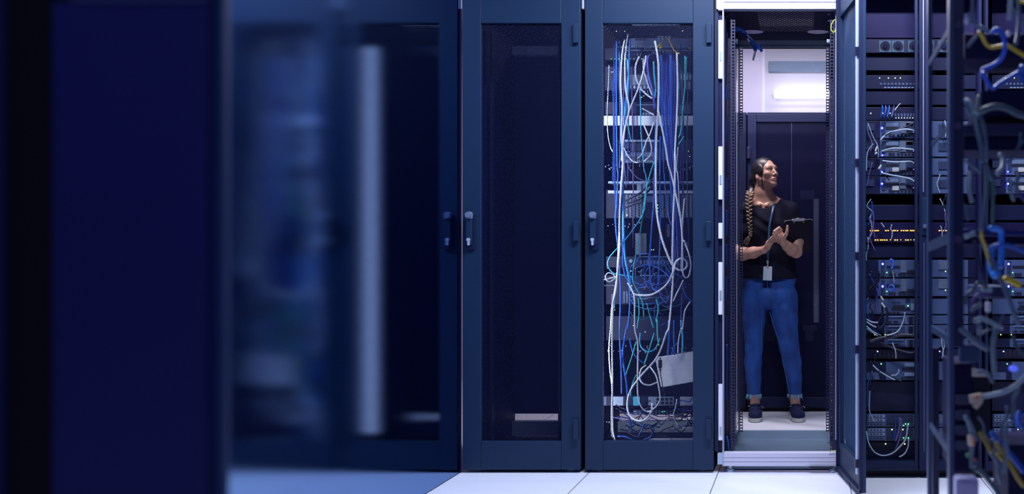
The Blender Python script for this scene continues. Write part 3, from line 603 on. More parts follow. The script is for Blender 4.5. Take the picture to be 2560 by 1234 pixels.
Bl = [
 ('leftmost long blue cable in the cable-filled cabinet', cA([(240,300),(238,600),(240,1000),(245,1234)])+cB([(250,100),(240,300),(230,430),(245,600),(262,800),(268,1000),(262,1234)])+cC([(255,150),(265,350),(268,520)]), .0040, BCABLE),
 ('blue cable right beside the leftmost white one', cA([(262,300),(262,600),(268,900),(262,1234)]), .0034, BCABLE),
 ('blue cable bulging at mid-left beside the white pair', cB([(246,310),(232,400),(236,520),(248,610)]), .0046, BCABLE),
 ('long blue cable from top left to the cabinet floor', cA([(338,280),(330,500),(310,700),(296,900)])+cB([(285,700),(330,900),(338,1050),(322,1234)])+cC([(318,0),(290,120),(275,260),(300,430),(312,560),(320,680),(345,800)]), .0044, BCABLE),
 ('thick blue cable down the exact middle', cA([(530,900),(522,1050),(520,1234)])+cB([(515,150),(512,330),(500,460),(490,600),(482,750),(495,920),(540,960)]), .0044, BCABLE),
 ('blue cable just right of the middle one', cA([(560,1000),(558,1234)])+cB([(556,150),(562,400),(558,600),(550,800),(545,930)]), .0034, BCABLE),
 ('blue cable third from the middle', cA([(580,900),(585,1234)])+cB([(590,100),(600,250),(620,400),(640,480)]), .0030, BCABLE),
 ('violet-blue cable curving at the top middle', cA([(485,400),(465,440),(475,560),(505,680),(520,800)]), .0056, mat('violet_blue_cable', (.05,.06,.45), .42)),
 ('blue cable low at the left, curving to the cabinet floor', cC([(240,825),(290,828),(345,850),(380,860)]), .0040, BCABLE),
 ('blue cable curling on the cabinet floor in the middle', cC([(425,850),(470,830),(495,780),(490,755)]), .0040, BCABLE),
 ('short blue cable slanting on the cabinet floor', cC([(385,830),(415,770),(430,735)]), .0034, BCABLE),
 ('blue cable entering the top left of the tilted white box', cC([(600,0),(605,120),(595,250)]), .0050, BCABLE),
 ('blue cable entering the tilted white box from a bend', cC([(665,160),(640,190),(625,235),(618,255)]), .0040, BCABLE),
 ('blue cable entering the top right of the tilted white box', cC([(640,0),(640,120),(645,245)]), .0044, BCABLE),
 ('teal-blue cable dropping to the right part of the tilted white box', cC([(690,0),(702,120),(700,232)]), .0050, SKYC),
 ('blue cable in the low left middle', cC([(325,130),(345,220),(385,275),(420,300)]), .0034, BCABLE),
 ('blue arc cable in the nest, upper', cB([(380,790),(460,770),(540,790),(620,850),(640,900)]), .0030, BCABLE),
 ('blue arc cable in the nest, lower', cB([(545,940),(570,1010),(610,1040),(640,960)]), .0030, DBCABLE),
 ('blue cable bending right at the lower right edge', cB([(725,900),(735,960),(760,1010),(795,1035)]), .0036, BCABLE),
 ('blue cable hanging at the lower right', cB([(722,980),(715,1120),(712,1234)])+cC([(703,120)]), .0034, BCABLE),
]
for i, (lb, pts, r, m) in enumerate(Bl):
    cable('network_cable', lb, [(x, y, 4.945+.02*math.sin(i*2+j)) for j, (x, y) in enumerate(pts)], 4.9, r, m, 'single blue cables in the cable-filled cabinet')
rnd = random.Random(3)
for k in range(26):                                      # the dense bundle right of the middle
    x0 = 1651+k*1.55+rnd.uniform(-1, 1); xm = 1655+k*1.35+rnd.uniform(-3, 3); x1 = 1676+k*.75+rnd.uniform(-2, 2); x2 = 1680+k*.85+rnd.uniform(-4, 4)
    pts = [(x0, 134+rnd.uniform(-2, 4)), (x0+rnd.uniform(-1, 1), 200), (xm, 300), (x1-6, 390), (x1, 450), (x1+2, 530)]
    if k % 2: pts += [(x2, 600), (x2+2, 640+rnd.uniform(0, 60))]
    dd = 4.955+rnd.uniform(0, .06)
    cable('bundled_cable', 'blue cable in the dense bundle right of the middle of the cable-filled cabinet', [(x, y, dd) for x, y in pts], 4.9, .0026, (BCABLE, DBCABLE, BCABLE, mat('violet_blue_cable'))[k % 4], 'dense blue cable bundle', n=5, sub=4)
for k in range(12):
    x0 = 1530+rnd.choice([0, 3, 9, 30, 40, 44, 50, 150, 172, 176, 190])+rnd.uniform(-2, 2)
    a = rnd.uniform(100, 300); b_ = a+rnd.uniform(250, 500)
    cable('dark_cable', 'dark cable hanging behind the coloured ones in the cable-filled cabinet', [(x0, a, 5.02), (x0+rnd.uniform(-6, 6), (a+b_)/2, 5.02), (x0+rnd.uniform(-8, 8), b_, 5.02)], 5, .0028, rnd.choice([VCABLE, DBCABLE, mat('dark_teal_cable', (.01,.10,.16), .45)]), 'dark cables hanging at the back', n=5, sub=4)
for k in range(26):                                      # blue and teal nest at mid-low height
    cx = rnd.uniform(1600, 1690); cy = rnd.uniform(665, 800); rx = rnd.uniform(12, 45); ry = rnd.uniform(10, 38); a0 = rnd.uniform(0, 6.28); sp = rnd.uniform(2, 4.8)
    pts = [(min(1729, max(1512, cx+rx*math.cos(a0+sp*j/6))), cy+ry*math.sin(a0+sp*j/6), 5.0+.03*math.sin(j+k)) for j in range(7)]
    cable('nest_cable', 'thin cable looped in the blue nest below mid-height of the cable-filled cabinet', pts, 5, .0023, rnd.choice([BCABLE, BCABLE, DBCABLE, VCABLE, mat('dark_teal_cable')]), 'looped cables of the blue nest', n=5, sub=4)
for k in range(26):                                      # black tangle on the floor
    x0 = rnd.uniform(1530, 1700); y0 = rnd.uniform(1010, 1075); pts = []
    for j in range(5): pts.append((min(1730, max(1510, x0)), y0, 4.98+rnd.uniform(-.04, .05))); x0 += rnd.uniform(8, 32); y0 = min(1090, y0+rnd.uniform(-16, 20))
    cable('floor_cable', 'dark cable lying in the tangle on the floor of the cable-filled cabinet', pts, 5, .0028, rnd.choice([KCABLE, VCABLE, mat('dull_violet_cable', (.05,.05,.12), .5), DBCABLE]), 'dark tangle on the cabinet floor', n=5, sub=4)
for i, (pts, lb) in enumerate(((cB([(300,300),(360,270),(420,235),(500,160)]), 'upper of three thick black cables slanting behind the teal one'), (cB([(310,320),(400,290),(450,250),(505,190)]), 'middle of three thick black cables slanting behind the teal one'), (cB([(300,350),(420,310),(470,330),(430,400)]), 'lowest of three thick black cables slanting behind the teal one'), (cB([(540,340),(600,370),(650,380)]), 'short black cable in front of the power supply'))):
    cable('power_cable', lb, pts, 5.02, .005, KCABLE, 'thick black cables at mid-height')

# ------------------------------------------------------------------ server racks on the right of the open door
S = 4.76; SF = 4.68
xa, xm_, xb = 2132, 2296, 2457
for k, (a, m0, c, lb) in enumerate(((2132, 2296, 2457, 'dark server rack with split doors right of the open door'), (2462, 2626, 2790, 'dark server rack at the right edge behind the open-frame rack'))):
    t = empty('server_rack', ((X(a,SF)+X(c,SF))/2, SF+.4, 0), lb, 'server rack', 'dark server racks on the right')
    MB().box(X(a,SF), X(a,SF)+.02, SF+.03, SF+.9, .05, ZT).build('side_panel', BLACK, t); MB().box(X(c,SF)-.02, X(c,SF), SF+.03, SF+.9, .05, ZT).build('side_panel', BLACK, t)
    MB().box(X(a,SF)+.02, X(c,SF)-.02, SF+.55, SF+.57, .05, ZT).build('rear_panel', BLACK, t)
    MB().box(X(a,SF), X(c,SF), SF+.02, SF+.9, ZT-.02, ZT).build('roof', BLACK, t)
    MB().box(X(a,SF), X(c,SF), SF+.02, SF+.9, Z(1178,SF), Z(1156,SF)).build('base_beam', METAL_DK, t); MB().box(X(a,SF)+.01, X(c,SF)-.01, SF+.06, SF+.88, 0, Z(1178,SF)).build('plinth', SLOT, t)
    for (l, r, h) in ((a+2, m0-1, 0), (m0+2, c-2, 1)):
        f = MB(); frame_boxes(f, X(l,SF), X(r,SF), Z(1176,SF), ZT, X(l+(7 if h == 0 else 26),SF), X(r-8,SF), Z(1153,SF), ZT-.05, SF, SF+.025)
        dr = f.build('door', PAINT2, t, bevel=.002)
        if h:
            q = MB(); q.prism(rrect(X(l+6,SF), X(l+23,SF), Z(586,SF), Z(494,SF), SF-.008, .005), (0,.01,0)); q.build('lock_plate', PAINT, dr, bevel=.002)
            MB().cyl(P(l+14, 565, SF-.02), P(l+14, 565, SF-.006), .0095, .011, n=16).build('lock_knob', CHROME, dr)
            q = MB(); q.box(X(l+10,SF)-.0018, X(l+10,SF)+.0018, SF-.006, SF, Z(480,SF), ZT-.02); q.build('edge_rod', mat('edge_rod_metal', (.45,.5,.62), .3, .5), dr)
            q = MB(); q.box(X(l+12,SF)-.0008, X(l+12,SF)+.0008, SF-.004, SF, Z(1128,SF), Z(606,SF)); q.build('edge_rod', METAL_LT, dr)
rnd2 = random.Random(11)
def bay(L, R, tag_, g):
    rx0, rx1 = L, R; sp = lambda f: rx0+(rx1-rx0)*f
    def sx(px): return L+(px-2165)       # the same layout in each rack
    u = unit('fan_tray', 'fan tray with round fans near the top of the '+tag_, 'fan tray', rx0, rx1, 98, 132, S, .3, METAL_DK, g)
    for fx in (2213, 2245, 2285, 2320, 2360):
        if sx(fx) > rx1-12: continue
        MB().pbox(sx(fx)-15, sx(fx)+15, 101, 130, S-.003, .003).build('fan_plate', mat('fan_plate', (.03,.065,.12), .4), u)
        q = MB(); q.cyl(P(sx(fx), 115.5, S-.003), P(sx(fx), 115.5, S-.008), .024, n=20); q.build('fan', SLOT, u); MB().cyl(P(sx(fx), 115.5, S-.007), P(sx(fx), 115.5, S-.012), .012, .010, n=16).build('fan_hub', METAL_DK, u)
    unit('added_top_sheet', 'added dark sheet above the fan tray of the '+tag_, 'panel', rx0, rx1, -20, 95, S+.03, .02, BLACK, g)  # sheet added to lift the unlit black above the fan tray
    unit('blanking_panel', 'plain dark panel under the fan tray of the '+tag_, 'panel', rx0, rx1, 140, 176, S+.02, .02, METAL_DK, g)
    u = unit('switch', 'switch with green lights below the top panel of the '+tag_, 'switch', rx0, rx1, 188, 222, S, .25, METAL_DK, g)
    leds(u, [(sx(q), 195) for q in (2199, 2221, 2238, 2251)], S, LY, .0026); row(u, 'port_row', sx(2210), min(rx1, sx(2330)), 217.5, 220, S, 14, METAL_LT, .3); row(u, 'port_row', sx(2200), min(rx1, sx(2330)), 207, 212, S, 14, METAL_MD, .5)
    unit('blanking_panel', 'plain dark panel under the upper switch of the '+tag_, 'panel', rx0, rx1, 226, 262, S+.01, .02, METAL_DK, g)
    u = unit('port_panel', 'patch panel with a row of tiny white lights in the '+tag_, 'patch panel', rx0, rx1, 268, 300, S, .2, METAL_DK, g)
    row(u, 'port_row', sx(2236), min(rx1, sx(2330)), 283, 291, S, 12, METAL_MD, .4); leds(u, [(sx(2240+7*i), 294.5) for i in range(12) if 2240+7*i < 2290 or 2300 < 2240+7*i < 2330], S, LW, .0018); leds(u, [(sx(q), 283) for q in (2177, 2207, 2225, 2232)], S, LW, .0022)
    ords = ['first', 'second', 'third', 'fourth']
    for i, (y0, y1) in enumerate(((302,348),(349,394),(395,440),(441,486))):
        u = unit('server', ords[i]+' server from the top in the bright stack of four, '+tag_, 'server', rx0, rx1, y0, y1-1, S, .5, METAL_DK, g)
        plate(u, 'grille', sx(2166), sx(2186), y0+6, y0+24, S, VENTD); plate(u, 'bezel', sx(2200), min(rx1, sx(2420)), y0+1, y1-3, S, BEZ)
        k2 = S-.004
        row(u, 'vent_row', sx(2216), sx(2246), y0+5, y0+14, k2, 9, METAL_LT, .4); plate(u, 'slot', sx(2214), sx(2247), y0+15, y0+21, k2, SLOT, .002)
        plate(u, 'grille', sx(2250), sx(2264), y0+2, y0+30, k2, VENT); plate(u, 'grille', sx(2205), sx(2213), y0+3, y1-12, k2, VENTD); plate(u, 'grille', sx(2266), sx(2290), y0+5, y0+24, k2, VENTD)
        plate(u, 'slot', sx(2266), sx(2288), y0+25, y0+31, k2, SLOT, .002)
        row(u, 'port_row', sx(2222), sx(2238), y1-13, y1-7, k2, 2, SLOT, .15); row(u, 'port_row', sx(2243), sx(2288), y1-13, y1-7, k2, 5, SLOT, .3)
        plate(u, 'pale_label', *( (sx(2266), sx(2282), y0+4, y0+13) if i < 2 else (sx(2231), sx(2247), y0+23, y0+34)), k2, mat('pale_cream_label', (.42,.42,.42), .5))
        if sx(2330) < rx1:
            plate(u, 'grille', sx(2304), sx(2318), y0+4, y1-6, k2, VENT); plate(u, 'slot', sx(2318), sx(2324), y0+22, y0+34, k2, SLOT); plate(u, 'pale_label', sx(2306), sx(2316), y0+4, y0+12, k2-.002, mat('pale_cream_label')); plate(u, 'grille', sx(2346), sx(2374), y0+8, y0+28, k2, VENTD)
        leds(u, [(sx(2205), y0+(18 if i in (0, 3) else 34))] if i != 1 else [(sx(2206), y1-6)], k2-.004, LB, .0042 if i in (0,3) else .003); leds(u, [(sx(2284), y0+28)], k2, mat('violet_led', (0,0,0), .5, emit=(.15,.15,1), es=2), .0028)
    unit('blanking_panel', 'plain dark panel under the bright servers of the '+tag_, 'panel', rx0, rx1, 512, 550, S+.01, .02, METAL_DK, g)
    u = unit('switch', 'switch with two rows of amber lights in the '+tag_, 'switch', rx0, rx1, 556, 606, S, .25, BLACK, g)
    for y, segs in ((576, ((2175,2196),(2213,2220),(2232,2244),(2252,2270),(2275,2289),(2347,2368))), (599.5, ((2187,2196),(2200,2221),(2236,2245),(2263,2269),(2305,2310),(2314,2321)))):
        q = MB()
        for (s0, s1) in segs:
            z = s0
            while z < s1 and sx(z) < rx1-4: q.pbox(sx(z), sx(z)+3.3, y-1.2, y+1.2, S-.005, .004); z += 4.4+rnd2.choice([0,0,1.2])
        q.build('amber_light_row', LA, u)
    leds(u, [(sx(2176), 599), (sx(2226), 599), (sx(2252), 599), (sx(2277), 599), (sx(2285), 599)], S, LY, .002)
    unit('blanking_panel', 'plain dark panel under the amber-lit switch of the '+tag_, 'panel', rx0, rx1, 610, 644, S+.01, .02, METAL_DK, g)
    for i, (y0, y1) in enumerate(((649,695),(696,742))):
        u = unit('server', ('upper' if i == 0 else 'lower')+' of the two servers with blue lights below the amber switch, '+tag_, 'server', rx0, rx1, y0, y1-1, S, .5, METAL_DK, g)
        plate(u, 'bezel', sx(2196), min(rx1, sx(2420)), y0, y1-3, S, BEZ); k2 = S-.004
        plate(u, 'slot', sx(2216), sx(2250), y0+15, y0+21, k2, SLOT, .002); plate(u, 'grille', sx(2252), sx(2266), y0+2, y0+32, k2, VENT); plate(u, 'grille', sx(2203), sx(2212), y0+2, y1-8, k2, VENTD); plate(u, 'slot', sx(2268), sx(2290), y0+26, y0+32, k2, SLOT)
        row(u, 'port_row', sx(2222), sx(2240), y1-12, y1-6, k2, 3, SLOT, .2); row(u, 'port_row', sx(2246), sx(2288), y1-12, y1-6, k2, 4, SLOT, .15)
        if sx(2330) < rx1: plate(u, 'grille', sx(2304), sx(2322), y0+8, y1-8, k2, VENTD); plate(u, 'grille', sx(2346), sx(2376), y0+2, y0+24, k2, VENT)
        leds(u, [(sx(2206.5), y0+(10.5 if i == 0 else 19.5))], k2-.004, LB, .0045); leds(u, [(sx(2217), y0+32)], k2, LG, .0026); leds(u, [(sx(2364), y0+29)], k2, LY, .0026)
    u = unit('storage_unit', 'storage unit with black slots and a green light in the '+tag_, 'storage unit', rx0, rx1, 745, 786, S, .5, METAL_DK, g)
    plate(u, 'bezel', sx(2166), min(rx1, sx(2420)), 747, 784, S, BEZ); row(u, 'port_row', sx(2230), sx(2252), 754, 757, S-.004, 6, SLOT, .4); plate(u, 'slot', sx(2228), sx(2275), 769, 775, S-.004, SLOT, .002); plate(u, 'slot', sx(2233), sx(2262), 762, 767, S-.004, SLOT, .002); row(u, 'port_row', sx(2221), sx(2252), 779, 784, S-.004, 3, SLOT, .25); plate(u, 'port', sx(2264), sx(2275), 747, 753, S-.004, SLOT)
    plate(u, 'pale_frame', sx(2277), sx(2285), 758, 775, S-.004, METAL_LT); leds(u, [(sx(2270), 764)], S-.004, LG, .0032)
    for i, y0 in enumerate((788, 812, 846)):
        u = unit('server', ('upper', 'middle', 'lowest')[i]+' thin server with stacked black sockets in the '+tag_, 'server', rx0, rx1, y0, y0+22, S, .5, METAL_DK, g)
        plate(u, 'bezel', sx(2210), min(rx1, sx(2420)), y0, y0+21, S, BEZ); k2 = S-.004
        q = MB(); [q.pbox(sx(2272), sx(2282), y0+3+j*5, y0+6+j*5, k2-.002, .003) for j in range(4)]; q.build('socket_stack', SLOT, u)
        q = MB(); frame_boxes(q, X(sx(2264),k2), X(sx(2288),k2), Z(y0+21,k2), Z(y0+1,k2), X(sx(2266),k2), X(sx(2286),k2), Z(y0+19.5,k2), Z(y0+2.5,k2), k2-.001, k2+.001); q.build('pale_frame', METAL_LT, u)
        row(u, 'port_row', sx(2218), sx(2250), y0+14, y0+18, k2, 2, SLOT, .3); plate(u, 'ridge', sx(2220), sx(2258), y0+2, y0+4, k2, METAL_LT)
        leds(u, [(sx(q), y0+[9, 33, -100][i]-9+[0,0,0][i]) for q in ((2187, 2213, 2253) if i == 1 else ())], k2, LY, .0026)
    u = unit('disk_shelf', 'dark disk shelf with square bays in the '+tag_, 'disk shelf', rx0, rx1, 872, 896, S, .4, METAL_DK, g); row(u, 'drive_bay', sx(2196), sx(2260), 876, 892, S, 6, SLOT, .3); leds(u, [(sx(2194), 878), (sx(2349), 878)], S, LW, .0026)
    u = unit('server', 'server with two pale plates above the lower dark gap, '+tag_, 'server', rx0, rx1, 903, 950, S, .5, METAL_DK, g)
    plate(u, 'bezel', sx(2215), min(rx1, sx(2420)), 904, 949, S, BEZ); k2 = S-.004
    for y in (907, 930): plate(u, 'pale_plate', sx(2261), sx(2289), y, y+9, k2, METAL_LT)
    row(u, 'port_row', sx(2256), sx(2290), 919, 925, k2, 5, SLOT, .3); row(u, 'port_row', sx(2253), sx(2290), 942, 948, k2, 7, SLOT, .3); plate(u, 'grille', sx(2167), sx(2200), 930, 948, S, METAL_MD); leds(u, [(sx(2203), 909)], S, LG, .003)
    unit('blanking_panel', 'large plain dark panel in the lower gap of the '+tag_, 'panel', rx0, rx1, 953, 1028, S+.02, .02, METAL_DK, g)
    for i, y0 in enumerate((1034, 1069)):
        u = unit('server', ('upper' if i == 0 else 'lower')+' of the two bottom servers with drive rows, '+tag_, 'server', rx0, rx1, y0, y0+33, S, .5, METAL_DK, g); k2 = S-.004
        plate(u, 'bezel', sx(2168), min(rx1, sx(2400)), y0, y0+32, S, BEZ)
        for j in range(3): plate(u, 'drive', sx(2172), sx(2212), y0+2+j*10, y0+9+j*10, k2, METAL_LT if j < 2 else METAL_MD, .003); row(u, 'drive_mark', sx(2175), sx(2208), y0+4+j*10, y0+7+j*10, k2-.003, 4, SLOT, .3, .001)
        plate(u, 'grille', sx(2216), sx(2282), y0+2, y0+22, k2, VENTD); plate(u, 'grille', sx(2283), sx(2290), y0+2, y0+28, k2, VENT); row(u, 'port_row', sx(2216), sx(2250), y0+24, y0+30, k2, 4, SLOT, .3)
        if sx(2330) < rx1: plate(u, 'grille', sx(2346), sx(2372), y0+2, y0+22, k2, VENT)
        leds(u, [(sx(2259), y0+29 if i == 0 else y0+25), (sx(2264), y0+25), (sx(2271), y0+25)], k2, LG, .0024)
        if i == 0: leds(u, [(sx(2230), 1073), (sx(2257), 1073)], k2-.006, LY, .0032)
    u = unit('network_unit', 'dark unit with two yellow-green lights at the foot of the '+tag_, 'network unit', rx0, rx1, 1104, 1150, S+.01, .3, METAL_DK, g); leds(u, [(sx(q), 1109) for q in (2214, 2262, 2310)], S+.005, LY, .0030)
bay(2136, 2452, 'split-door rack', 'equipment in the split-door rack') if False else None
# both racks share a layout measured from x = 2165 in the photo
def bays():
    bay(2165, 2450, 'split-door rack', 'equipment in the split-door rack')
    bay(2480, 2780, 'right-edge rack', 'equipment in the rack at the right edge')
bays()
for x0 in (2136,):
    o = MB().pbox(x0, 2163, 95, 1150, S+.03, .03).build('cable_duct', METAL_DK); tagit(o, 'dark upright cable duct left of the servers in the split-door rack', 'cable duct')
def c5(l): return [(2150+.1944*x, 280+.1944*y) for x, y in l]
def c6(l): return [(2150+.1944*x, 500+.1944*y) for x, y in l]
def c7(l): return [(2150+.1944*x, 720+.1944*y) for x, y in l]
def c8(l): return [(2080+.3516*x, 800+.3516*y) for x, y in l]
RC = [
 ('pale cable pair arching over the first bright server', c5([(262,360),(320,300),(400,255),(480,238),(560,222),(640,225),(700,240)]), .0036, LCABLE),
 ('dark cable above the pale arch on the first bright server', c5([(320,300),(440,240),(560,205),(690,140)]), .0040, KCABLE),
 ('pale cable across the second bright server', c5([(275,505),(340,485),(430,465),(560,468),(700,485)]), .0034, LCABLE),
 ('dark cable across the second bright server', c5([(280,515),(400,500),(480,500),(560,465)]), .0040, KCABLE),
 ('pale cable along the top of the third bright server', c5([(285,625),(420,640),(560,638),(650,635),(705,665)]), .0034, LCABLE),
 ('pale cable slanting over the fourth bright server', c5([(270,780),(400,810),(500,825),(600,845),(660,865),(705,898)]), .0034, LCABLE),
 ('dark cable left over the fourth bright server', c5([(262,770),(330,820),(380,880)]), .0034, KCABLE),
 ('blue loop cable at the upper server with blue light', c6([(385,790),(400,760),(425,790),(420,860),(395,880)]), .0046, BCABLE),
 ('blue loop cable at the lower server with blue light', c6([(370,1120),(400,1090),(435,1110),(425,1150),(395,1165),(372,1140)]), .0046, BCABLE),
 ('thin pale lead down the face of the blue-lit servers', c6([(415,890),(428,960),(440,1060)]), .0018, LCABLE),
 ('black cable bunch, leftmost strand', c6([(240,900),(225,1000),(180,1080),(110,1140)]), .0040, KCABLE),
 ('black cable bunch, right strand', c6([(255,930),(240,1040),(200,1100),(140,1150)]), .0040, KCABLE),
 ('grey cable curving down from the storage unit', c7([(575,310),(570,370),(545,450),(500,540),(430,585),(340,605)]), .0036, LCABLE),
 ('black cable hanging from the storage unit, left', c7([(290,220),(285,330),(240,420),(230,480),(270,520)]), .0050, KCABLE),
 ('black cable hanging from the storage unit, right', c7([(330,240),(355,330),(340,420),(290,480),(240,520)]), .0054, KCABLE),
 ('grey cable, uppermost of the fan at the left', c7([(85,400),(130,425),(180,440),(230,440)]), .0030, LCABLE),
 ('grey cable, second of the fan at the left', c7([(85,430),(140,470),(210,500)]), .0030, LCABLE),
 ('grey cable, third of the fan at the left', c7([(85,485),(120,520),(170,560),(270,605)]), .0030, LCABLE),
 ('grey cable, lowest of the fan at the left', c7([(85,515),(150,560),(230,615)]), .0030, LCABLE),
 ('thick black cable sagging across the lower servers', c7([(120,690),(260,640),(420,620),(560,600),(720,610)]), .0085, KCABLE),
 ('thick black cable sloping over the disk shelf', c7([(260,700),(400,760),(520,800),(640,830),(720,820)]), .0050, KCABLE),
 ('grey lead dropping over the disk shelf', c7([(415,700),(440,760),(460,830),(462,905)]), .0026, LCABLE),
 ('pale cable slanting over the two-plate server', c7([(165,990),(230,1050),(320,1110),(450,1180)]), .0034, LCABLE),
 ('short grey cable curl on the two-plate server', c7([(500,1040),(495,1080),(460,1115),(400,1120)]), .0028, LCABLE),
 ('black cable under the pale slanting one', c7([(240,1060),(340,1100),(440,1160),(540,1190)]), .0044, KCABLE),
 ('grey cable hanging in a long U under the bottom servers', c8([(245,790),(260,870),(300,935),(360,962),(430,945),(490,890),(525,840),(540,740)]), .0036, LCABLE),
 ('grey cable hanging at the right of the bottom servers', c8([(545,840),(540,900),(515,950),(478,972)]), .0034, LCABLE),
 ('grey loop cable on the bottom servers, left strand', c8([(455,690),(450,760),(440,850)]), .0030, DBCABLE),
 ('dark loop cable on the bottom servers, middle strand', c8([(480,690),(478,770),(450,860)]), .0046, VCABLE),
 ('dark loop cable on the bottom servers, right strand', c8([(490,700),(495,780),(470,870),(450,915)]), .0034, VCABLE),
 ('pale wire loop behind the split-door handle', c6([(885,850),(870,920),(845,990),(870,970),(885,920)]), .0022, LCABLE),
 ('faint cable on the patch panel slanting right', c5([(445,-20),(480,-70),(520,-110)]), .0022, LCABLE),
 ('faint lead above the amber lights, left', c6([(270,290),(300,330),(310,345)]), .0026, LCABLE),
 ('faint lead above the amber lights, right', c6([(410,310),(395,370),(415,410),(405,500)]), .0022, LCABLE),
]
for i, (x, nm) in enumerate(((2204, 'first'), (2212, 'second'), (2220, 'third'), (2231, 'fourth'))):
    RC.append((nm+' blue-violet cable tuft under the patch panel lights', [(x-2, 292), (x, 284), (x+3, 272), (x+1+i, 264)], .0036, BCABLE if i < 3 else VCABLE))
for i, (lb, pts, r, m) in enumerate(RC):
    cable('server_cable', lb+' in the split-door rack', [(x, y, 4.728+.006*math.sin(i+j)) for j, (x, y) in enumerate(pts)], 4.73, r, m, 'cables on the servers of the split-door rack')
for (pts, lb) in (([(2188,378,4.72),(2193,366,4.72)], 'pale cable label at the left of the second bright server'), ([(2187,384,4.72),(2193,381,4.72)], 'small pale cable label below the left label'), ([(2196,422,4.72),(2203,412,4.72)], 'small pale tag left of the third bright server'), ([(2204,756,4.72),(2212,768,4.72)], 'pale tag on the black cables of the storage unit'), ([(2202,740,4.72),(2208,750,4.72)], 'beige tag above the storage unit cables')):
    o = MB().bar(P(*pts[0]), P(*pts[1]), .010, .008).build('cable_tag', mat('beige_tag', (.5,.5,.48), .5), bevel=.001); tagit(o, lb, 'tag', 'cable tags in the split-door rack')

for k in range(22):
    x0 = rnd.uniform(2168, 2192); y0 = rnd.uniform(300, 1000); pts = [(x0, y0)]
    for j in range(3): pts.append((min(2212, max(2166, pts[-1][0]+rnd.uniform(-14, 14))), pts[-1][1]+rnd.uniform(12, 34)))
    cable('side_cable', 'dark cable in the clutter left of the servers in the split-door rack', [(x, y, 4.735) for x, y in pts], 4.73, rnd.uniform(.0022, .004), rnd.choice([KCABLE, KCABLE, VCABLE, DBCABLE, GCABLE]), 'dark side cables in the split-door rack', n=5, sub=4)
for k in range(16):
    x0 = rnd.choice([2352, 2364, 2372, 2360])+rnd.uniform(-4, 4); y0 = rnd.uniform(190, 860); pts = [(x0, y0)]
    for j in range(3): pts.append((min(2376, max(2342, pts[-1][0]+rnd.uniform(-8, 8))), pts[-1][1]+rnd.uniform(10, 26)))
    cable('side_cable', 'small lead at the right side of the split-door rack, beside the foreground post', [(x, y, 4.735) for x, y in pts], 4.73, rnd.uniform(.0018, .003), rnd.choice([GCABLE, VCABLE, LCABLE, KCABLE]), 'small leads by the foreground post', n=5, sub=4)
for (L_, R_, y0, n) in ((1545, 1728, 131, 16), (1512, 1560, 176, 4), (1600, 1690, 232, 9), (1512, 1600, 415, 7), (1650, 1730, 420, 8), (1515, 1600, 560, 6), (1690, 1730, 610, 5), (1515, 1640, 676, 9), (1600, 1730, 712, 12), (1515, 1730, 870, 16), (1660, 1735, 1050, 8), (1515, 1620, 1062, 9)):
    q = MB()
    for k in range(n*2):
        x = rnd.uniform(L_, R_); y = y0+rnd.uniform(-9, 9); w_ = rnd.uniform(1, 4); h_ = rnd.uniform(1, 5); q.pbox(x, x+w_, y, y+h_, 5.05+rnd.uniform(-.01, .01), .008)
    o = q.build('connector_bits', METAL_LT); tagit(o, 'scatter of tiny pale connectors behind the cables, near height %s of the cable-filled cabinet' % ('top' if y0 < 250 else 'middle' if y0 < 700 else 'bottom'), 'connectors', 'tiny pale connectors in the cable-filled cabinet', 'stuff')
# ------------------------------------------------------------------ open-frame rack close to the camera on the right, out of focus
G = 2.6
t = empty('frame_rack', (X(2440,G), G+.3, 0), 'open-frame rack full of cables close to the camera on the right, out of focus', 'rack')
FRP = mat('frame_rack_paint', (.035, .06, .15), .38); FRD = mat('frame_rack_dark', (.014, .017, .07), .45)
b = MB(); b.box(X(2320,3.1), X(2331,3.1), 3.1, 3.13, 0, 2.3); b.build('rear_post', FRP, t, bevel=.002)
b = MB(); b.box(X(2331,3.13), X(2346,3.13), 3.11, 3.14, 0, Z(870,3.1)); b.build('rear_post_channel', FRD, t)
b = MB(); b.box(X(2372,G), X(2384,G), G-.01, G+.03, 0, 2.3); b.build('front_post', FRP, t, bevel=.002)
b = MB(); b.box(X(2384,G), X(2410,G), G, G+.03, Z(868,G), 2.3); b.build('front_post_face', FRD, t)
for (a, c, w_) in (((2324,158),(2382,62),.018), ((2330,362),(2386,300),.014), ((2322,617),(2386,588),.028), ((2326,1062),(2370,1124),.018), ((2330,820),(2376,850),.02)):
    MB().bar(P(*a, 3.09), P(c[0], c[1], G+.03), w_, .006, up=(1,0,0)).build('brace', mat('brace_metal', (.035,.065,.14), .35, .3), t, bevel=.001)
for (px, py) in ((2395, 62), (2395, 315), (2395, 598)): MB().cyl(P(px, py, G-.008), P(px, py, G), .011, n=14).build('bolt', mat('dull_violet_bolt', (.06,.05,.12), .4), t)
b = MB(); b.box(X(2640,G), X(2655,G), G, G+.03, 0, 2.3); b.build('front_post', FRP, t)
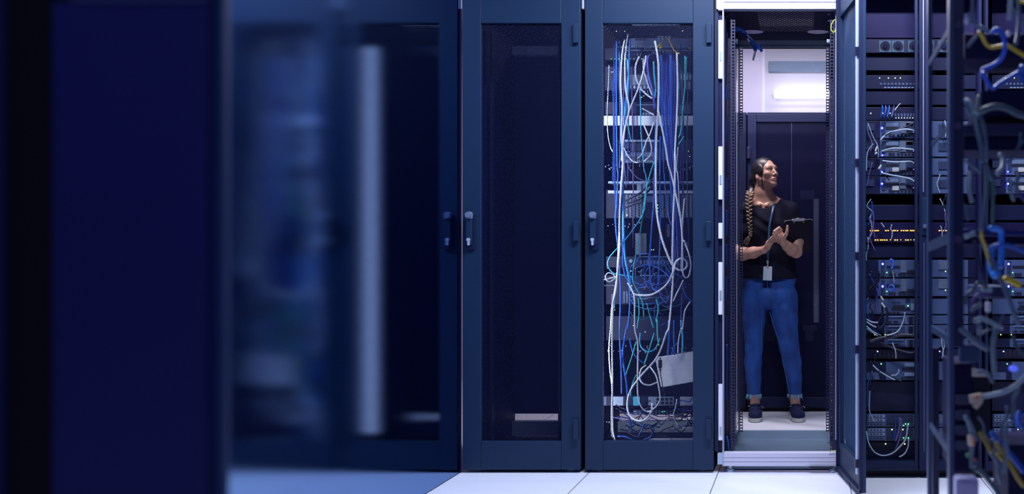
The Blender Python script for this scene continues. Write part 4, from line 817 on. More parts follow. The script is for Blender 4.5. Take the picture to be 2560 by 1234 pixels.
# far-right posts of the room-side rack seen between the shelves
FB = mat('far_blue_equipment', (.02,.03,.10), .45)
for i, (a, c, y0, y1, d_, m, nm, lb) in enumerate((
    (2412, 2640, 84, 146, 2.75, BLACK, 'black_unit', 'black box unit near the top of the open-frame rack'),
    (2452, 2640, 226, 292, 2.75, BLACK, 'black_unit', 'black box unit below the blue cable bend in the open-frame rack'),
    (2410, 2640, 310, 338, 2.72, FRD, 'tray', 'dark shelf tray under the second black unit of the open-frame rack'),
    (2410, 2640, 340, 376, 2.74, BLACK, 'black_unit', 'black unit below the shelf tray of the open-frame rack'),
    (2410, 2640, 572, 590, 2.72, mat('blue_tray_paint', (.015,.02,.16), .4), 'tray', 'blue tray crossing the middle of the open-frame rack'),
    (2410, 2640, 592, 612, 2.74, BLACK, 'black_unit', 'thin black unit under the blue tray of the open-frame rack'),
    (2400, 2450, 860, 905, 2.70, FRP, 'panel', 'dull blue small panel low on the open-frame rack'),
    (2384, 2430, 908, 1180, 2.72, BLACK, 'power_unit', 'tall dark power unit with sockets low on the open-frame rack'),
    (2430, 2475, 940, 1090, 2.78, SLOT, 'black_unit', 'black block right of the tall power unit on the open-frame rack'),
    (2450, 2520, 715, 745, 2.9, FB, 'box', 'dark box behind the grey diagonal cable of the open-frame rack'),
    (2520, 2640, 1110, 1260, 2.8, BLACK, 'black_unit', 'black unit at the bottom right corner'))):
    o = MB().pbox(a, c, y0, y1, d_, .22 if nm != 'panel' else .03).build(nm, m, bevel=.003); tagit(o, lb, nm.replace('_', ' '))
    if nm == 'power_unit':
        for k in range(4):
            q = MB(); q.prism(rrect(X(2389,d_), X(2424,d_), Z(1010+k*38,d_), Z(985+k*38,d_), d_-.008, .006), (0,.01,0)); q.build('socket', mat('grey_socket', (.04,.045,.10), .45), o, bevel=.001)
FGG = 'blurred cables on the open-frame rack'
PC = mat('pale_blurred_cable', (.26,.36,.44), .4); MC = mat('mid_grey_cable', (.10,.16,.24), .4)
FC = [
 ('yellow cable waving across the upper open-frame rack', [(2446,80),(2456,92),(2464,108),(2477,118),(2495,116),(2516,114),(2540,127),(2565,142)], .0052, YCABLE),
 ('yellow stub cable at the top right corner', [(2545,0),(2552,4),(2565,6)], .005, YCABLE),
 ('blue cable hooked over the yellow one', [(2480,82),(2490,73),(2502,80),(2511,100),(2511,128),(2500,150),(2482,163),(2458,173),(2455,182)], .0060, mat('royal_blue_cable', (.02,.11,.75), .4)),
 ('blue cable bent to a V below the hooked one', [(2456,180),(2466,200),(2482,220),(2500,208),(2530,190),(2565,170)], .0058, mat('royal_blue_cable')),
 ('blue cable at the right edge beside the V', [(2556,165),(2552,180),(2558,200),(2570,210)], .008, BCABLE),
 ('pale stiff cable leaning under the yellow wave', [(2419,117),(2432,100),(2443,88)], .0045, MC),
 ('grey cable falling from the top behind the front post', [(2432,-10),(2431,30),(2427,58)], .0055, MC),
 ('pale cable hanging from the top right', [(2528,-10),(2526,15),(2524,50)], .007, PC),
 ('grey cable hanging down at the top right edge', [(2545,-10),(2548,40),(2545,80),(2540,110)], .0055, MC),
 ('pale cable curl forming a hook at left of the shelf tray', [(2412,250),(2422,254),(2430,264),(2434,277),(2445,283)], .0058, PC),
 ('grey loop tied to the hook', [(2418,256),(2418,272),(2428,288),(2440,282),(2444,262),(2448,240)], .005, MC),
 ('long pale cable dropping from the knot', [(2436,280),(2440,310),(2448,345),(2457,385),(2465,430),(2466,480),(2460,530),(2452,575)], .0072, MC),
 ('second long cable beside the one from the knot', [(2446,285),(2455,300),(2462,330),(2466,370),(2466,400)], .005, MC),
 ('thick grey cable arching right from the knot', [(2452,280),(2470,270),(2495,266),(2520,272),(2545,285),(2570,290)], .009, mat('dull_slate_cable', (.05,.09,.14), .4)),
 ('thin grey cable sloping from the front post', [(2412,400),(2425,410),(2440,422),(2448,430)], .004, MC),
 ('pale upright loop left of the long drop cable', [(2424,430),(2421,455),(2423,480),(2430,505)], .0066, PC),
 ('pale hook cable at the right of the black unit', [(2500,385),(2508,400),(2505,420),(2492,434)], .007, PC),
 ('pale oval cable loop at the far right', [(2548,435),(2542,455),(2544,480)], .006, MC),
 ('grey vertical cable right of the tray centre', [(2530,450),(2528,480),(2534,500)], .005, MC),
 ('faint thin cable falling behind the front post', [(2412,510),(2416,535),(2420,550)], .003, MC),
 ('greenish flat cable strip hanging above the blue tray', [(2480,450),(2482,500),(2481,556)], .005, mat('grey_green_cable', (.08,.18,.18), .4)),
 ('pale short cable lying on the blue tray', [(2411,592),(2422,588),(2436,582)], .0062, PC),
 ('bright blue cable bent down over the blue tray', [(2476,570),(2492,572),(2502,578),(2503,605),(2504,640),(2500,668)], .0075, mat('bright_blue_jacket', (.03,.28,1.), .4)),
 ('bright blue cable below, behind the yellow one', [(2476,620),(2476,645),(2478,672),(2486,688),(2495,680)], .0095, mat('bright_blue_jacket')),
 ('deep blue cable arching to the right under the tray', [(2476,620),(2495,612),(2525,615),(2565,630)], .006, BCABLE),
 ('yellow cable running down from the tray', [(2452,578),(2456,598),(2464,618),(2474,655),(2486,680)], .0042, YCABLE),
 ('thick yellow cable end at the lower right', [(2511,696),(2528,702),(2550,712)], .0085, YCABLE),
 ('long grey cable slanting across the lower open-frame rack', [(2452,590),(2462,620),(2480,655),(2500,695),(2520,740),(2538,790),(2548,812)], .0068, MC),
 ('dark slanting cable left of the grey one', [(2436,600),(2444,640),(2458,690),(2466,720)], .006, FRD),
 ('pale cable arching to the left at two thirds height', [(2428,775),(2440,766),(2452,760)], .006, MC),
 ('pale cable curve above the black block', [(2435,802),(2452,796),(2470,802),(2488,810),(2505,820)], .006, PC),
 ('grey cable crossing low from the centre to the right', [(2400,820),(2430,845),(2452,862),(2470,872)], .008, MC),
 ('pale cable bent downwards at the lower centre', [(2492,820),(2486,838),(2482,860),(2484,900),(2486,935)], .0072, MC),
 ('short pale stub above the lower centre', [(2447,805),(2450,835)], .008, MC),
 ('grey cable curl over the black block', [(2443,930),(2455,928),(2470,935),(2482,955)], .005, MC),
 ('grey-white cable sweeping up to the right edge from the beige plug', [(2456,990),(2480,986),(2512,978),(2540,962),(2565,938)], .0068, PC),
 ('grey cable curve beside the power unit, holding the orange clip', [(2412,1040),(2420,1052),(2428,1080),(2430,1110),(2428,1140),(2429,1168)], .0058, mat('slate_blue_cable', (.10,.18,.26), .4)),
 ('grey cable leaning right of the power unit', [(2418,1045),(2432,1070),(2441,1100)], .005, MC),
 ('yellow and blue bundle, left yellow strand', [(2448,1080),(2462,1100),(2480,1130)], .0058, mat('ochre_cable', (.35,.26,.02), .45)),
 ('yellow and blue bundle, right yellow strand', [(2490,1105),(2520,1150),(2542,1190),(2560,1215)], .0062, mat('ochre_cable')),
 ('yellow and blue bundle, short yellow strand', [(2492,1135),(2510,1150)], .0056, mat('ochre_cable')),
 ('yellow and blue bundle, blue strand', [(2478,1080),(2500,1110),(2530,1140),(2560,1180)], .0075, BCABLE),
 ('blue cable at the right edge beside the bottom servers', [(2548,1030),(2545,1050),(2550,1070)], .009, BCABLE),
 ('grey cable dropping through the yellow and blue bundle', [(2516,1060),(2515,1100),(2517,1140),(2510,1180)], .0058, MC),
 ('grey cable loop in the bottom right', [(2436,1170),(2455,1180),(2480,1210),(2500,1240)], .008, mat('dull_slate_cable')),
]
for i, (lb, pts, r, m) in enumerate(FC):
    cable('cable', lb, [(x, y, G-.03+.03*math.sin(i*1.7+j*.6)) for j, (x, y) in enumerate(pts)], G, r*.95, m, FGG, n=8)
for (px, py, rx, rz, m, nm, lb) in ((2415, 54, .006, .0075, WHITE, 'cable_end', 'white cable end left of the yellow wave'), (2521, 85, .006, .0078, WHITE, 'cable_end', 'white cable end right of the blue hook'),
    (2445, 282, .007, .006, PC, 'cable_knot', 'pale knot joining the cables at the shelf tray'), (2533, 920, .012, .008, mat('violet_blue_led_blur', (.05,.08,.9), .3, emit=(.1,.15,1.), es=.7), 'plug', 'glowing blue-violet oval of a blurred LED at the right edge')):  # last ball is a blurred blue LED shaped as a glowing oval
    o = MB().ball(P(px, py, G-.01), (rx, rx, rz), 14, 8).build(nm, m, smooth=True); tagit(o, lb, nm.replace('_', ' '))
t = empty('beige_plug', P(2440, 1000, G), 'beige cable plug at the end of the grey-white sweeping cable', 'plug')
MB().bar(P(2424,998,G-.03), P(2456,992,G-.03), .014, .022).build('body', mat('beige_plastic', (.55,.45,.34), .45), t, bevel=.003)
MB().bar(P(2436,1018,G-.03), P(2452,1000,G-.03), .014, .014).build('latch', mat('beige_plastic'), t, bevel=.003)
MB().bar(P(2438,992,G-.045), P(2448,990,G-.045), .006, .004).build('red_mark', mat('red_mark', (.5,.05,.04), .5), t)
t = empty('orange_clip', P(2427, 1102, G), 'glossy white and orange clip on the cable beside the power unit', 'clip')
MB().bar(P(2424,1086,G-.05), P(2427,1114,G-.05), .013, .012).build('white_body', mat('warm_white_plastic', (.85,.62,.50), .35), t, bevel=.004)
MB().bar(P(2431,1088,G-.045), P(2434,1114,G-.045), .007, .012).build('orange_body', mat('orange_plastic', (.75,.22,.05), .4), t, bevel=.003)
for (a, c, m, lb) in (((2420,1050),(2424,1062), mat('beige_plastic'), 'beige sleeve above the orange clip'), ((2419,1132),(2421,1142), mat('green_tape', (.08,.28,.12), .5), 'green and yellow sleeve below the orange clip'), ((2436,1146),(2441,1150), mat('red_tape', (.35,.05,.05), .5), 'small red sleeve below the orange clip')):
    o = MB().bar(P(*a, G-.05), P(*c, G-.05), .011, .010).build('cable_sleeve', m, bevel=.002); tagit(o, lb, 'sleeve')
t = empty('wall_socket', P(2404, 1205, G), 'pale lilac switch box at the foot of the open-frame rack', 'socket')
q = MB(); q.prism(rrect(X(2377,G), X(2432,G), Z(1300,G), Z(1176,G), G-.09, .008), (0,.05,0)); q.build('housing', mat('lilac_plastic', (.40,.38,.62), .35), t, bevel=.003)
q = MB(); q.prism(rrect(X(2386,G), X(2423,G), Z(1213,G), Z(1186,G), G-.094, .006), (0,.006,0)); q.build('raised_plate', mat('lilac_plastic'), t, bevel=.002)
q = MB(); q.prism(rrect(X(2387,G), X(2424,G), Z(1290,G), Z(1222,G), G-.094, .008), (0,.01,0)); q.build('socket_opening', SLOT, t, bevel=.002)
for i, (a, c, y0, y1, m) in enumerate(((2454, 2482, 720, 730, PC), (2466, 2478, 755, 780, WHITE))):
    o = MB().pbox(a, c, y0, y1, G, .02).build('connector', m, bevel=.003); tagit(o, ('flat pale connector across the long grey cable', 'upright white connector under the flat one')[i], 'connector')

for k in range(18):
    x0 = rnd.uniform(2412, 2545); y0 = rnd.choice([20, 400, 480, 760, 840, 1040, 1120])+rnd.uniform(-20, 20); pts = [(x0, y0)]; a_ = rnd.uniform(0, 6.28)
    for j in range(4): a_ += rnd.uniform(-.9, .9); pts.append((max(2411, pts[-1][0]+abs(math.cos(a_))*16), pts[-1][1]+math.sin(a_)*26))
    cable('cable', 'dim cable deep in the clutter of the open-frame rack', [(x, y, 2.68) for x, y in pts], G, rnd.uniform(.003, .006), rnd.choice([MC, FRD, mat('dull_slate_cable'), VCABLE, MC]), 'dim cables deep in the open-frame rack', n=7, sub=5)
# ------------------------------------------------------------------ the woman: distance-field surfaces meshed with surface nets
class Vol:
    def __init__(s, lo, hi, h):
        s.lo = np.array(lo, float); s.h = h; s.n = np.ceil((np.array(hi)-s.lo)/h).astype(int)+1
        s.F = np.full(s.n, 1.0, np.float32)
    def sub(s, lo, hi):
        a = np.maximum(0, np.floor((np.array(lo)-s.lo)/s.h).astype(int)); b = np.minimum(s.n, np.ceil((np.array(hi)-s.lo)/s.h).astype(int)+2)
        if (b <= a).any(): return None, None
        ax = [s.lo[i]+s.h*np.arange(a[i], b[i]) for i in range(3)]
        g = np.meshgrid(*ax, indexing='ij'); return (slice(a[0],b[0]), slice(a[1],b[1]), slice(a[2],b[2])), np.stack(g, -1).astype(np.float32)
    def mix(s, sl, d, k, op):
        f = s.F[sl]
        if op == 'u':
            hh = np.clip(.5+.5*(f-d)/k, 0, 1); s.F[sl] = f*(1-hh)+d*hh-k*hh*(1-hh)
        else:
            hh = np.clip(.5-.5*(f+d)/k, 0, 1); s.F[sl] = f*(1-hh)-d*hh+k*hh*(1-hh)
    def cap(s, a, b, ra, rb, k=.015, op='u'):
        a = np.array(a, float); b = np.array(b, float); m = max(ra, rb)+k*2+.012
        sl, p = s.sub(np.minimum(a,b)-m, np.maximum(a,b)+m)
        if sl is None: return s
        ba = b-a; t = np.clip(((p-a)@ba)/max(ba@ba, 1e-9), 0, 1)
        d = np.linalg.norm(p-a-t[...,None]*ba, axis=-1)-(ra+(rb-ra)*t); s.mix(sl, d, k, op); return s
    def ell(s, c, r, k=.015, op='u', R=None):
        c = np.array(c, float); r = np.array(r, float); m = r.max()+k*2+.012
        sl, p = s.sub(c-m, c+m)
        if sl is None: return s
        q = p-c
        if R is not None: q = q@R             # columns of R are the local axes
        k0 = np.linalg.norm(q/r, axis=-1); k1 = np.linalg.norm(q/(r*r), axis=-1)+1e-9
        s.mix(sl, k0*(k0-1)/k1, k, op); return s
    def chain(s, pts, rs, k=.008, op='u'):
        for i in range(len(pts)-1): s.cap(pts[i], pts[i+1], rs[i], rs[i+1], k, op)
        return s
    def plane(s, p0, n, k=.004):               # keep the side the normal points away from
        n = np.array(n, float); n /= np.linalg.norm(n); sl, p = s.sub(s.lo-1, s.lo+s.n*s.h+1)
        s.mix(sl, -((p-np.array(p0))@n), k, 's'); return s
    def mesh(s):
        F = s.F; neg = F < 0; n = F.shape
        c = [neg[i:n[0]-1+i, j:n[1]-1+j, k:n[2]-1+k] for i in (0,1) for j in (0,1) for k in (0,1)]
        al = np.logical_and.reduce(c); an = np.logical_or.reduce(c); act = an & ~al
        idx = np.full(act.shape, -1, np.int64); cells = np.argwhere(act); idx[act] = np.arange(len(cells))
        acc = np.zeros((len(cells), 3)); cnt = np.zeros(len(cells))
        co = [(i,j,k) for i in (0,1) for j in (0,1) for k in (0,1)]
        for a in co:
            for ax in range(3):
                if a[ax]: continue
                b = list(a); b[ax] = 1
                fa = F[cells[:,0]+a[0], cells[:,1]+a[1], cells[:,2]+a[2]]; fb = F[cells[:,0]+b[0], cells[:,1]+b[1], cells[:,2]+b[2]]
                m = (fa < 0) != (fb < 0); t = np.where(m, fa/(fa-fb+1e-12*(fa==fb)), 0)
                pt = np.array(a, float)[None].repeat(len(cells), 0); pt[:,ax] += t
                acc[m] += pt[m]; cnt[m] += 1
        V = s.lo+s.h*(cells+acc/cnt[:,None]); Q = []
        for ax in range(3):
            u, v = [(1,2),(2,0),(0,1)][ax]
            sl0 = [slice(None)]*3; sl1 = [slice(None)]*3; sl0[ax] = slice(0,-1); sl1[ax] = slice(1,None)
            for q in (u, v): sl0[q] = slice(1,-1); sl1[q] = slice(1,-1)
            A = neg[tuple(sl0)]; B = neg[tuple(sl1)]
            for flip, mm in ((0, A & ~B), (1, ~A & B)):
                e = np.argwhere(mm); e[:,u] += 1; e[:,v] += 1
                def at(du, dv):
                    w_ = e.copy(); w_[:,u] += du; w_[:,v] += dv; return idx[w_[:,0], w_[:,1], w_[:,2]]
                q = np.stack([at(-1,-1), at(0,-1), at(0,0), at(-1,0)], 1); Q.append(q[:, ::-1] if flip else q)
        return V, np.concatenate(Q)
def sdf_obj(vol, name, m, parent, mi=None, post=None):
    V, Q = vol.mesh(); 
    if post is not None: V = post(V)
    inv = np.array(wm(parent).inverted()); Vl = V@inv[:3,:3].T+inv[:3,3]
    me = bpy.data.meshes.new(name); me.vertices.add(len(V)); me.vertices.foreach_set('co', Vl.astype(np.float32).ravel())
    me.loops.add(len(Q)*4); me.loops.foreach_set('vertex_index', Q.ravel().astype(np.int32)); me.polygons.add(len(Q))
    me.polygons.foreach_set('loop_start', np.arange(0, len(Q)*4, 4, dtype=np.int32)); me.update(calc_edges=True)
    ms = m if isinstance(m, (list, tuple)) else [m]
    for q in ms: me.materials.append(q)
    if mi is not None:
        cen = V[Q].mean(1); me.polygons.foreach_set('material_index', mi(cen).astype(np.int32))
    me.polygons.foreach_set('use_smooth', [True]*len(Q)); me.validate()
    o = bpy.data.objects.new(name, me); C.objects.link(o); o.parent = parent; WM[o.name] = wm(parent).copy(); return o
PD = 6.42
def Q3(px, py, dd=0.): return np.array(P(px, py, PD+dd))
wt = empty('person', (X(1930, PD), PD, 0), 'woman with a long braid in black t-shirt and blue jeans, looking up', 'person')
# head frame
th = math.radians(47); ph = math.radians(11); HS = .86
f_ = np.array([math.sin(th)*math.cos(ph), -math.cos(th)*math.cos(ph), math.sin(ph)])
r_ = np.array([math.cos(th), math.sin(th), 0.])      # towards her left = picture right
u_ = np.cross(r_, f_); u_ = u_/np.linalg.norm(u_)
if u_[2] < 0: u_ = -u_
HR = np.stack([r_, f_, u_], 1); HO = Q3(1913.5, 432.5, 0)
def hp(x, y, z): return HO+HS*(HR@np.array([x, y, z]))
h = .003
lo = (X(1822,PD), PD-.36, -.01); hi = (X(2040,PD), PD+.22, 1.72)
B = Vol(lo, hi, h)
# skull, face
B.ell(hp(0,-.014,.036), np.array([.070,.090,.080])*HS, .02, R=HR); B.ell(hp(0,.030,-.022), np.array([.057,.060,.082])*HS, .03, R=HR)
for sx_ in (-1, 1):
    B.cap(hp(sx_*.050,.002,-.052), hp(sx_*.010,.066,-.098), .016*HS, .013*HS, .03)
    B.ell(hp(sx_*.040,.056,-.022), np.array([.022,.024,.020])*HS, .02, R=HR)
B.ell(hp(0,.069,-.101), np.array([.018,.014,.015])*HS, .02, R=HR)
B.cap(hp(-.036,.070,.024), hp(.036,.070,.024), .014*HS, .014*HS, .02)
for sx_ in (-1, 1): B.ell(hp(sx_*.030,.094,.003), np.array([.017,.016,.0125])*HS, .010, 's', R=HR)
B.chain([hp(0,.080,.014), hp(0,.093,-.008), hp(0,.104,-.030)], [.0075*HS,.0080*HS,.0095*HS], .010)
for sx_ in (-1, 1): B.ell(hp(sx_*.012,.092,-.036), np.array([.0075,.009,.0065])*HS, .006, R=HR)
for sx_ in (-1, 1): B.cap(hp(sx_*.007,.096,-.043), hp(sx_*.007,.096,-.040), .0025, .002, .002, 's')
B.ell(hp(0,.080,-.066), np.array([.026,.016,.016])*HS, .012, R=HR)
B.chain([hp(-.022,.082,-.066), hp(-.009,.093,-.0615), hp(0,.0935,-.063), hp(.009,.093,-.0615), hp(.022,.082,-.066)], [.003*HS,.0055*HS,.0055*HS,.0055*HS,.003*HS], .004)
B.chain([hp(-.020,.081,-.069), hp(0,.092,-.0755), hp(.020,.081,-.069)], [.0035*HS,.0075*HS,.0035*HS], .004)
B.chain([hp(-.023,.087,-.0675), hp(0,.1005,-.0685), hp(.023,.087,-.0675)], [.0015,.0017,.0015], .002, 's')
for sx_ in (-1, 1):                                   # ears
    B.ell(hp(sx_*.073,-.016,-.026), np.array([.008,.014,.024])*HS, .006, R=HR); B.ell(hp(sx_*.081,-.012,-.022), np.array([.006,.008,.013])*HS, .004, 's', R=HR)
for sx_ in (-1, 1):                                   # eyelids
    B.chain([hp(sx_*.017,.080,.002), hp(sx_*.030,.0865,.010), hp(sx_*.044,.076,.003)], [.0028*HS]*3, .004); B.chain([hp(sx_*.017,.080,.001), hp(sx_*.030,.0845,-.006), hp(sx_*.044,.076,.001)], [.0025*HS]*3, .004)
    B.chain([hp(sx_*.012,.083,.018), hp(sx_*.030,.086,.023), hp(sx_*.047,.074,.018)], [.0045*HS,.005*HS,.004*HS], .008)
# neck, chest, torso
B.chain([hp(0,-.03,-.045), Q3(1908,482,.015), Q3(1911,508,.03)], [.056,.053,.056], .03)
B.cap(Q3(1913,500,.03), Q3(1868,524,.03), .040, .045, .05); B.cap(Q3(1913,500,.03), Q3(1968,520,.03), .040, .045, .05)
B.ell(Q3(1918,560,.02), (.150,.085,.150), .05); B.ell(Q3(1922,640,.02), (.105,.070,.13), .05); B.ell(Q3(1923,722,.02), (.145,.075,.10), .05)
B.cap(Q3(1899,512,-.045), Q3(1880,511,-.01), .008, .007, .02); B.cap(Q3(1917,514,-.045), Q3(1940,508,-.01), .008, .007, .02)   # collar bones
# arms
RW = Q3(1910,624,-.19)
B.chain([Q3(1864,528,.03), Q3(1846,580,.03), Q3(1840,630,0)], [.050,.045,.040], .03)
B.chain([Q3(1840,632,0), Q3(1858,634,-.05), Q3(1884,631,-.12), RW], [.041,.040,.034,.0225], .02)
LW_ = Q3(1959,606,-.235)
B.chain([Q3(1974,526,.03), Q3(1987,576,-.02), Q3(1992,600,-.085), Q3(1991,629,-.13)], [.050,.042,.040,.037], .03)
B.chain([Q3(1990,630,-.13), Q3(1979,624,-.165), Q3(1968,615,-.20), LW_], [.037,.037,.031,.0240], .012)
# her left hand (picture right) closing round the right one
B.chain([LW_, Q3(1955,597,-.25), Q3(1952,588,-.262)], [.0235,.0230,.0190], .010); B.ell(Q3(1950,585,-.262), (.022,.016,.024), .010)
fing = [[(1953,575,-.268),(1948,569,-.282),(1941,574,-.292),(1942,583,-.292)], [(1950,580,-.272),(1943,573,-.288),(1936,578,-.296),(1939,588,-.294)],
        [(1948,586,-.274),(1940,578,-.290),(1934,584,-.294),(1938,592,-.290)], [(1948,592,-.272),(1941,586,-.286),(1936,591,-.290),(1941,597,-.284)]]
for k_, fg in enumerate(fing):
    rr = (.0088,.0090,.0086,.0078)[k_]; B.chain([Q3(*q) for q in fg], [rr*1.12, rr, rr*.95, rr*.85], .0022)
B.chain([Q3(1958,597,-.262), Q3(1965,586,-.285), Q3(1968,576,-.292), Q3(1968.5,565,-.294)], [.0140,.0115,.0095,.0075], .004)
# her right hand, seen edge-on, fingers held in the left one
B.chain([RW, Q3(1917,618,-.21), Q3(1925,606,-.235), Q3(1932,597,-.25)], [.0215,.0185,.0175,.0150], .010); B.ell(Q3(1921,612,-.225), (.018,.028,.030), .010)
for k_, fg in enumerate([[(1930,597,-.262),(1938,589,-.278),(1946,588,-.286),(1950,593,-.284)], [(1930,600,-.25),(1939,594,-.27),(1946,592,-.282),(1949,597,-.280)],
                         [(1931,601,-.24),(1940,598,-.26),(1946,597,-.27),(1948,602,-.268)], [(1930,603,-.23),(1938,602,-.245),(1944,602,-.255),(1946,606,-.255)]]):
    B.chain([Q3(*q) for q in fg], [.0092,.0085,.0080,.0072], .0022)
B.chain([Q3(1922,604,-.25), Q3(1928,596,-.272), Q3(1934,589,-.285)], [.0105,.0095,.0080], .004)
# legs
def leg(hip, knee, calf, ank, foot):
    B.chain([hip, knee], [.078,.050], .02); B.chain([knee, calf, ank], [.048,.047,.030], .02); B.chain([ank, foot], [.031,.033], .01); B.cap(foot, foot+np.array([0,-.12,-.03]), .030, .025, .02)
leg(Q3(1888,745,.02), Q3(1885,870,0), Q3(1882,908,.03), Q3(1888,990,.05), Q3(1888,1022,.05)); leg(Q3(1960,745,.02), Q3(1972,870,-.01), Q3(1981,908,.03), Q3(1987,990,.05), Q3(1989,1022,.05))
SKIN = mat('skin', (.46,.25,.19), .45, noise=.06, nscale=25); LIP = mat('lip_skin', (.46,.15,.14), .35)
BROW = mat('brow_hair', (.02,.014,.015), .6)
def body_mi(c):
    q = (c-HO)@HR/HS; m_ = np.zeros(len(c))
    xx, yy, zz = np.abs(q[:,0]), q[:,1], q[:,2]
    lip = (xx < .0225) & (yy > .070) & (zz > -.0815+.35*np.maximum(xx-.008,0)) & (zz < -.0575-.30*np.maximum(xx-.006,0)); m_[lip] = 1
    bz = .0215+.0045*np.sin(np.clip((xx-.012)/.036, 0, 1)*math.pi*.75)
    br = (xx > .012) & (xx < .049) & (yy > .04) & (np.abs(zz-bz-.003) < .0046*(1.15-np.clip((xx-.012)/.04,0,1)*.6)); m_[br] = 2
    lash = (xx > .016) & (xx < .046) & (yy > .060) & (np.abs(zz-(.0035+.0075*np.sin(np.clip((xx-.016)/.030,0,1)*math.pi))) < .0019); m_[lash] = 2
    return m_
def soften(V):
    # gentle cloth-free skin: nothing to do beyond the field itself
    return V
body = sdf_obj(B, 'body', [SKIN, LIP, BROW], wt, body_mi)
EYEW = mat('eye_white', (.62,.60,.62), .2); IRIS = mat('dark_iris', (.02,.012,.01), .12)
for sx_ in (-1, 1):
    e = MB(); e.ball(hp(sx_*.030,.0725,.0025), .0122*HS, 16, 10); eo = e.build('eye', EYEW, wt, smooth=True)
    gz = np.array(hp(sx_*.030+.0035,.0725+.0112,.0045)); MB().ball(gz, .0052*HS, 12, 8).build('iris', IRIS, eo, smooth=True)
# ---- hair
HV = Vol(HO+np.array([-.17,-.16,-.26]), HO+np.array([.16,.18,.14]), .0026)
HV.ell(hp(0,-.020,.036), np.array([.079,.096,.087])*HS, .01, R=HR); HV.ell(hp(0,-.050,-.015), np.array([.074,.070,.080])*HS, .02, R=HR)
for sx_ in (-1, 1): HV.ell(hp(sx_*.067,.000,.010), np.array([.014,.044,.046])*HS, .01, R=HR)
HV.ell(hp(0,.100,-.034), np.array([.0575,.078,.104])*HS, .010, 's', R=HR)
HV.ell(hp(0,.084,.044), np.array([.033,.034,.042])*HS, .012, 's', R=HR)
HV.cap(hp(0,.090,.112), hp(0,-.02,.134), .0035, .003, .006, 's')                  # parting
for sx_ in (-1, 1): HV.ell(hp(sx_*.080,-.014,-.038), np.array([.018,.017,.024])*HS, .008, 's', R=HR)
HV.chain([hp(-.03,-.085,-.03), Q3(1884,468,.045), Q3(1876,484,-.0)], [.040,.033,.022], .02)
HV.chain([hp(.04,-.07,-.03), hp(.02,-.075,-.085), Q3(1888,478,.05)], [.035,.032,.024], .02)
HV.chain([hp(-.062,.028,.02), hp(-.066,.024,-.02), hp(-.064,.018,-.062), Q3(1908,480,-.04)], [.0050,.0044,.0038,.0030], .004)
def hairmat(name, c1, c2, sc, rough):
    m = bpy.data.materials.new(name); m.use_nodes = True; nt = m.node_tree; b = nt.nodes['Principled BSDF']; tc = nt.nodes.new('ShaderNodeTexCoord'); mp = nt.nodes.new('ShaderNodeMapping'); mp.inputs['Scale'].default_value = sc
    n = nt.nodes.new('ShaderNodeTexNoise'); n.inputs['Scale'].default_value = 1; n.inputs['Detail'].default_value = 3; r = nt.nodes.new('ShaderNodeValToRGB'); r.color_ramp.elements[0].position = .38; r.color_ramp.elements[1].position = .66
    r.color_ramp.elements[0].color = (*c1, 1); r.color_ramp.elements[1].color = (*c2, 1)
    nt.links.new(tc.outputs['Object'], mp.inputs[0]); nt.links.new(mp.outputs[0], n.inputs['Vector']); nt.links.new(n.outputs['Fac'], r.inputs[0]); nt.links.new(r.outputs[0], b.inputs['Base Color'])
    bp = nt.nodes.new('ShaderNodeBump'); bp.inputs['Strength'].default_value = .6; bp.inputs['Distance'].default_value = .003; nt.links.new(n.outputs['Fac'], bp.inputs['Height']); nt.links.new(bp.outputs[0], b.inputs['Normal'])
    b.inputs['Roughness'].default_value = rough; return m
HAIR = hairmat('dark_hair', (.006,.005,.010), (.030,.024,.030), (260,60,50), .40); BRAID = hairmat('brown_braid', (.035,.022,.018), (.30,.20,.13), (240,240,90), .45)
hair = sdf_obj(HV, 'hair', HAIR, wt)
bq = MB(); path = spline([Q3(1876,482,-.03), Q3(1872,500,-.075), Q3(1873,525,-.095), Q3(1874,550,-.110), Q3(1876,575,-.115), Q3(1876,590,-.118)], 6); n_ = 28
BV = Vol(Q3(1858,596,-.18), Q3(1896,474,.03), .0022)
for k in range(n_):
    t_ = k/(n_-1); i_ = t_*(len(path)-1); a0 = int(min(i_, len(path)-2)); pc = np.array(path[a0].lerp(path[a0+1], i_-a0)); wdt = .0222*(1-.58*t_); sd = 1 if k % 2 else -1
    tilt = math.radians(38*sd); Rk = np.array([[math.cos(tilt),0,-math.sin(tilt)],[0,1,0],[math.sin(tilt),0,math.cos(tilt)]])
    BV.ell(pc+np.array([sd*wdt*.52,-.004,0]), (wdt*.95, wdt*.75, wdt*.50), .0025, R=Rk)
braid = sdf_obj(BV, 'braid', BRAID, wt)
tb = MB()
for k in range(26):
    a_ = rnd.uniform(-1, 1); e0 = Q3(1876+a_*1.5, 588, -.118); e2 = Q3(1862+a_*6+rnd.uniform(-2,3), 611+rnd.uniform(-5,4), -.115+rnd.uniform(-.006,.006)); e1 = (e0+e2)/2+np.array([.006*a_-.001,0,.002])
    tb.tube([e0, e1, e2], [.0035,.0024,.0008], 5)
tb.build('braid_tail', BRAID, wt, smooth=True)
for k_, (pts, rr) in enumerate((([(1936,476,-.02),(1940,492,-.02),(1944,503,0)], .0014), ([(1948,462,-.06),(1949,478,-.05),(1951,497,-.02)], .0010))):
    MB().tube(spline([Q3(*q) for q in pts], 5), rr, 5).build('loose_strand', HAIR, wt, smooth=True)
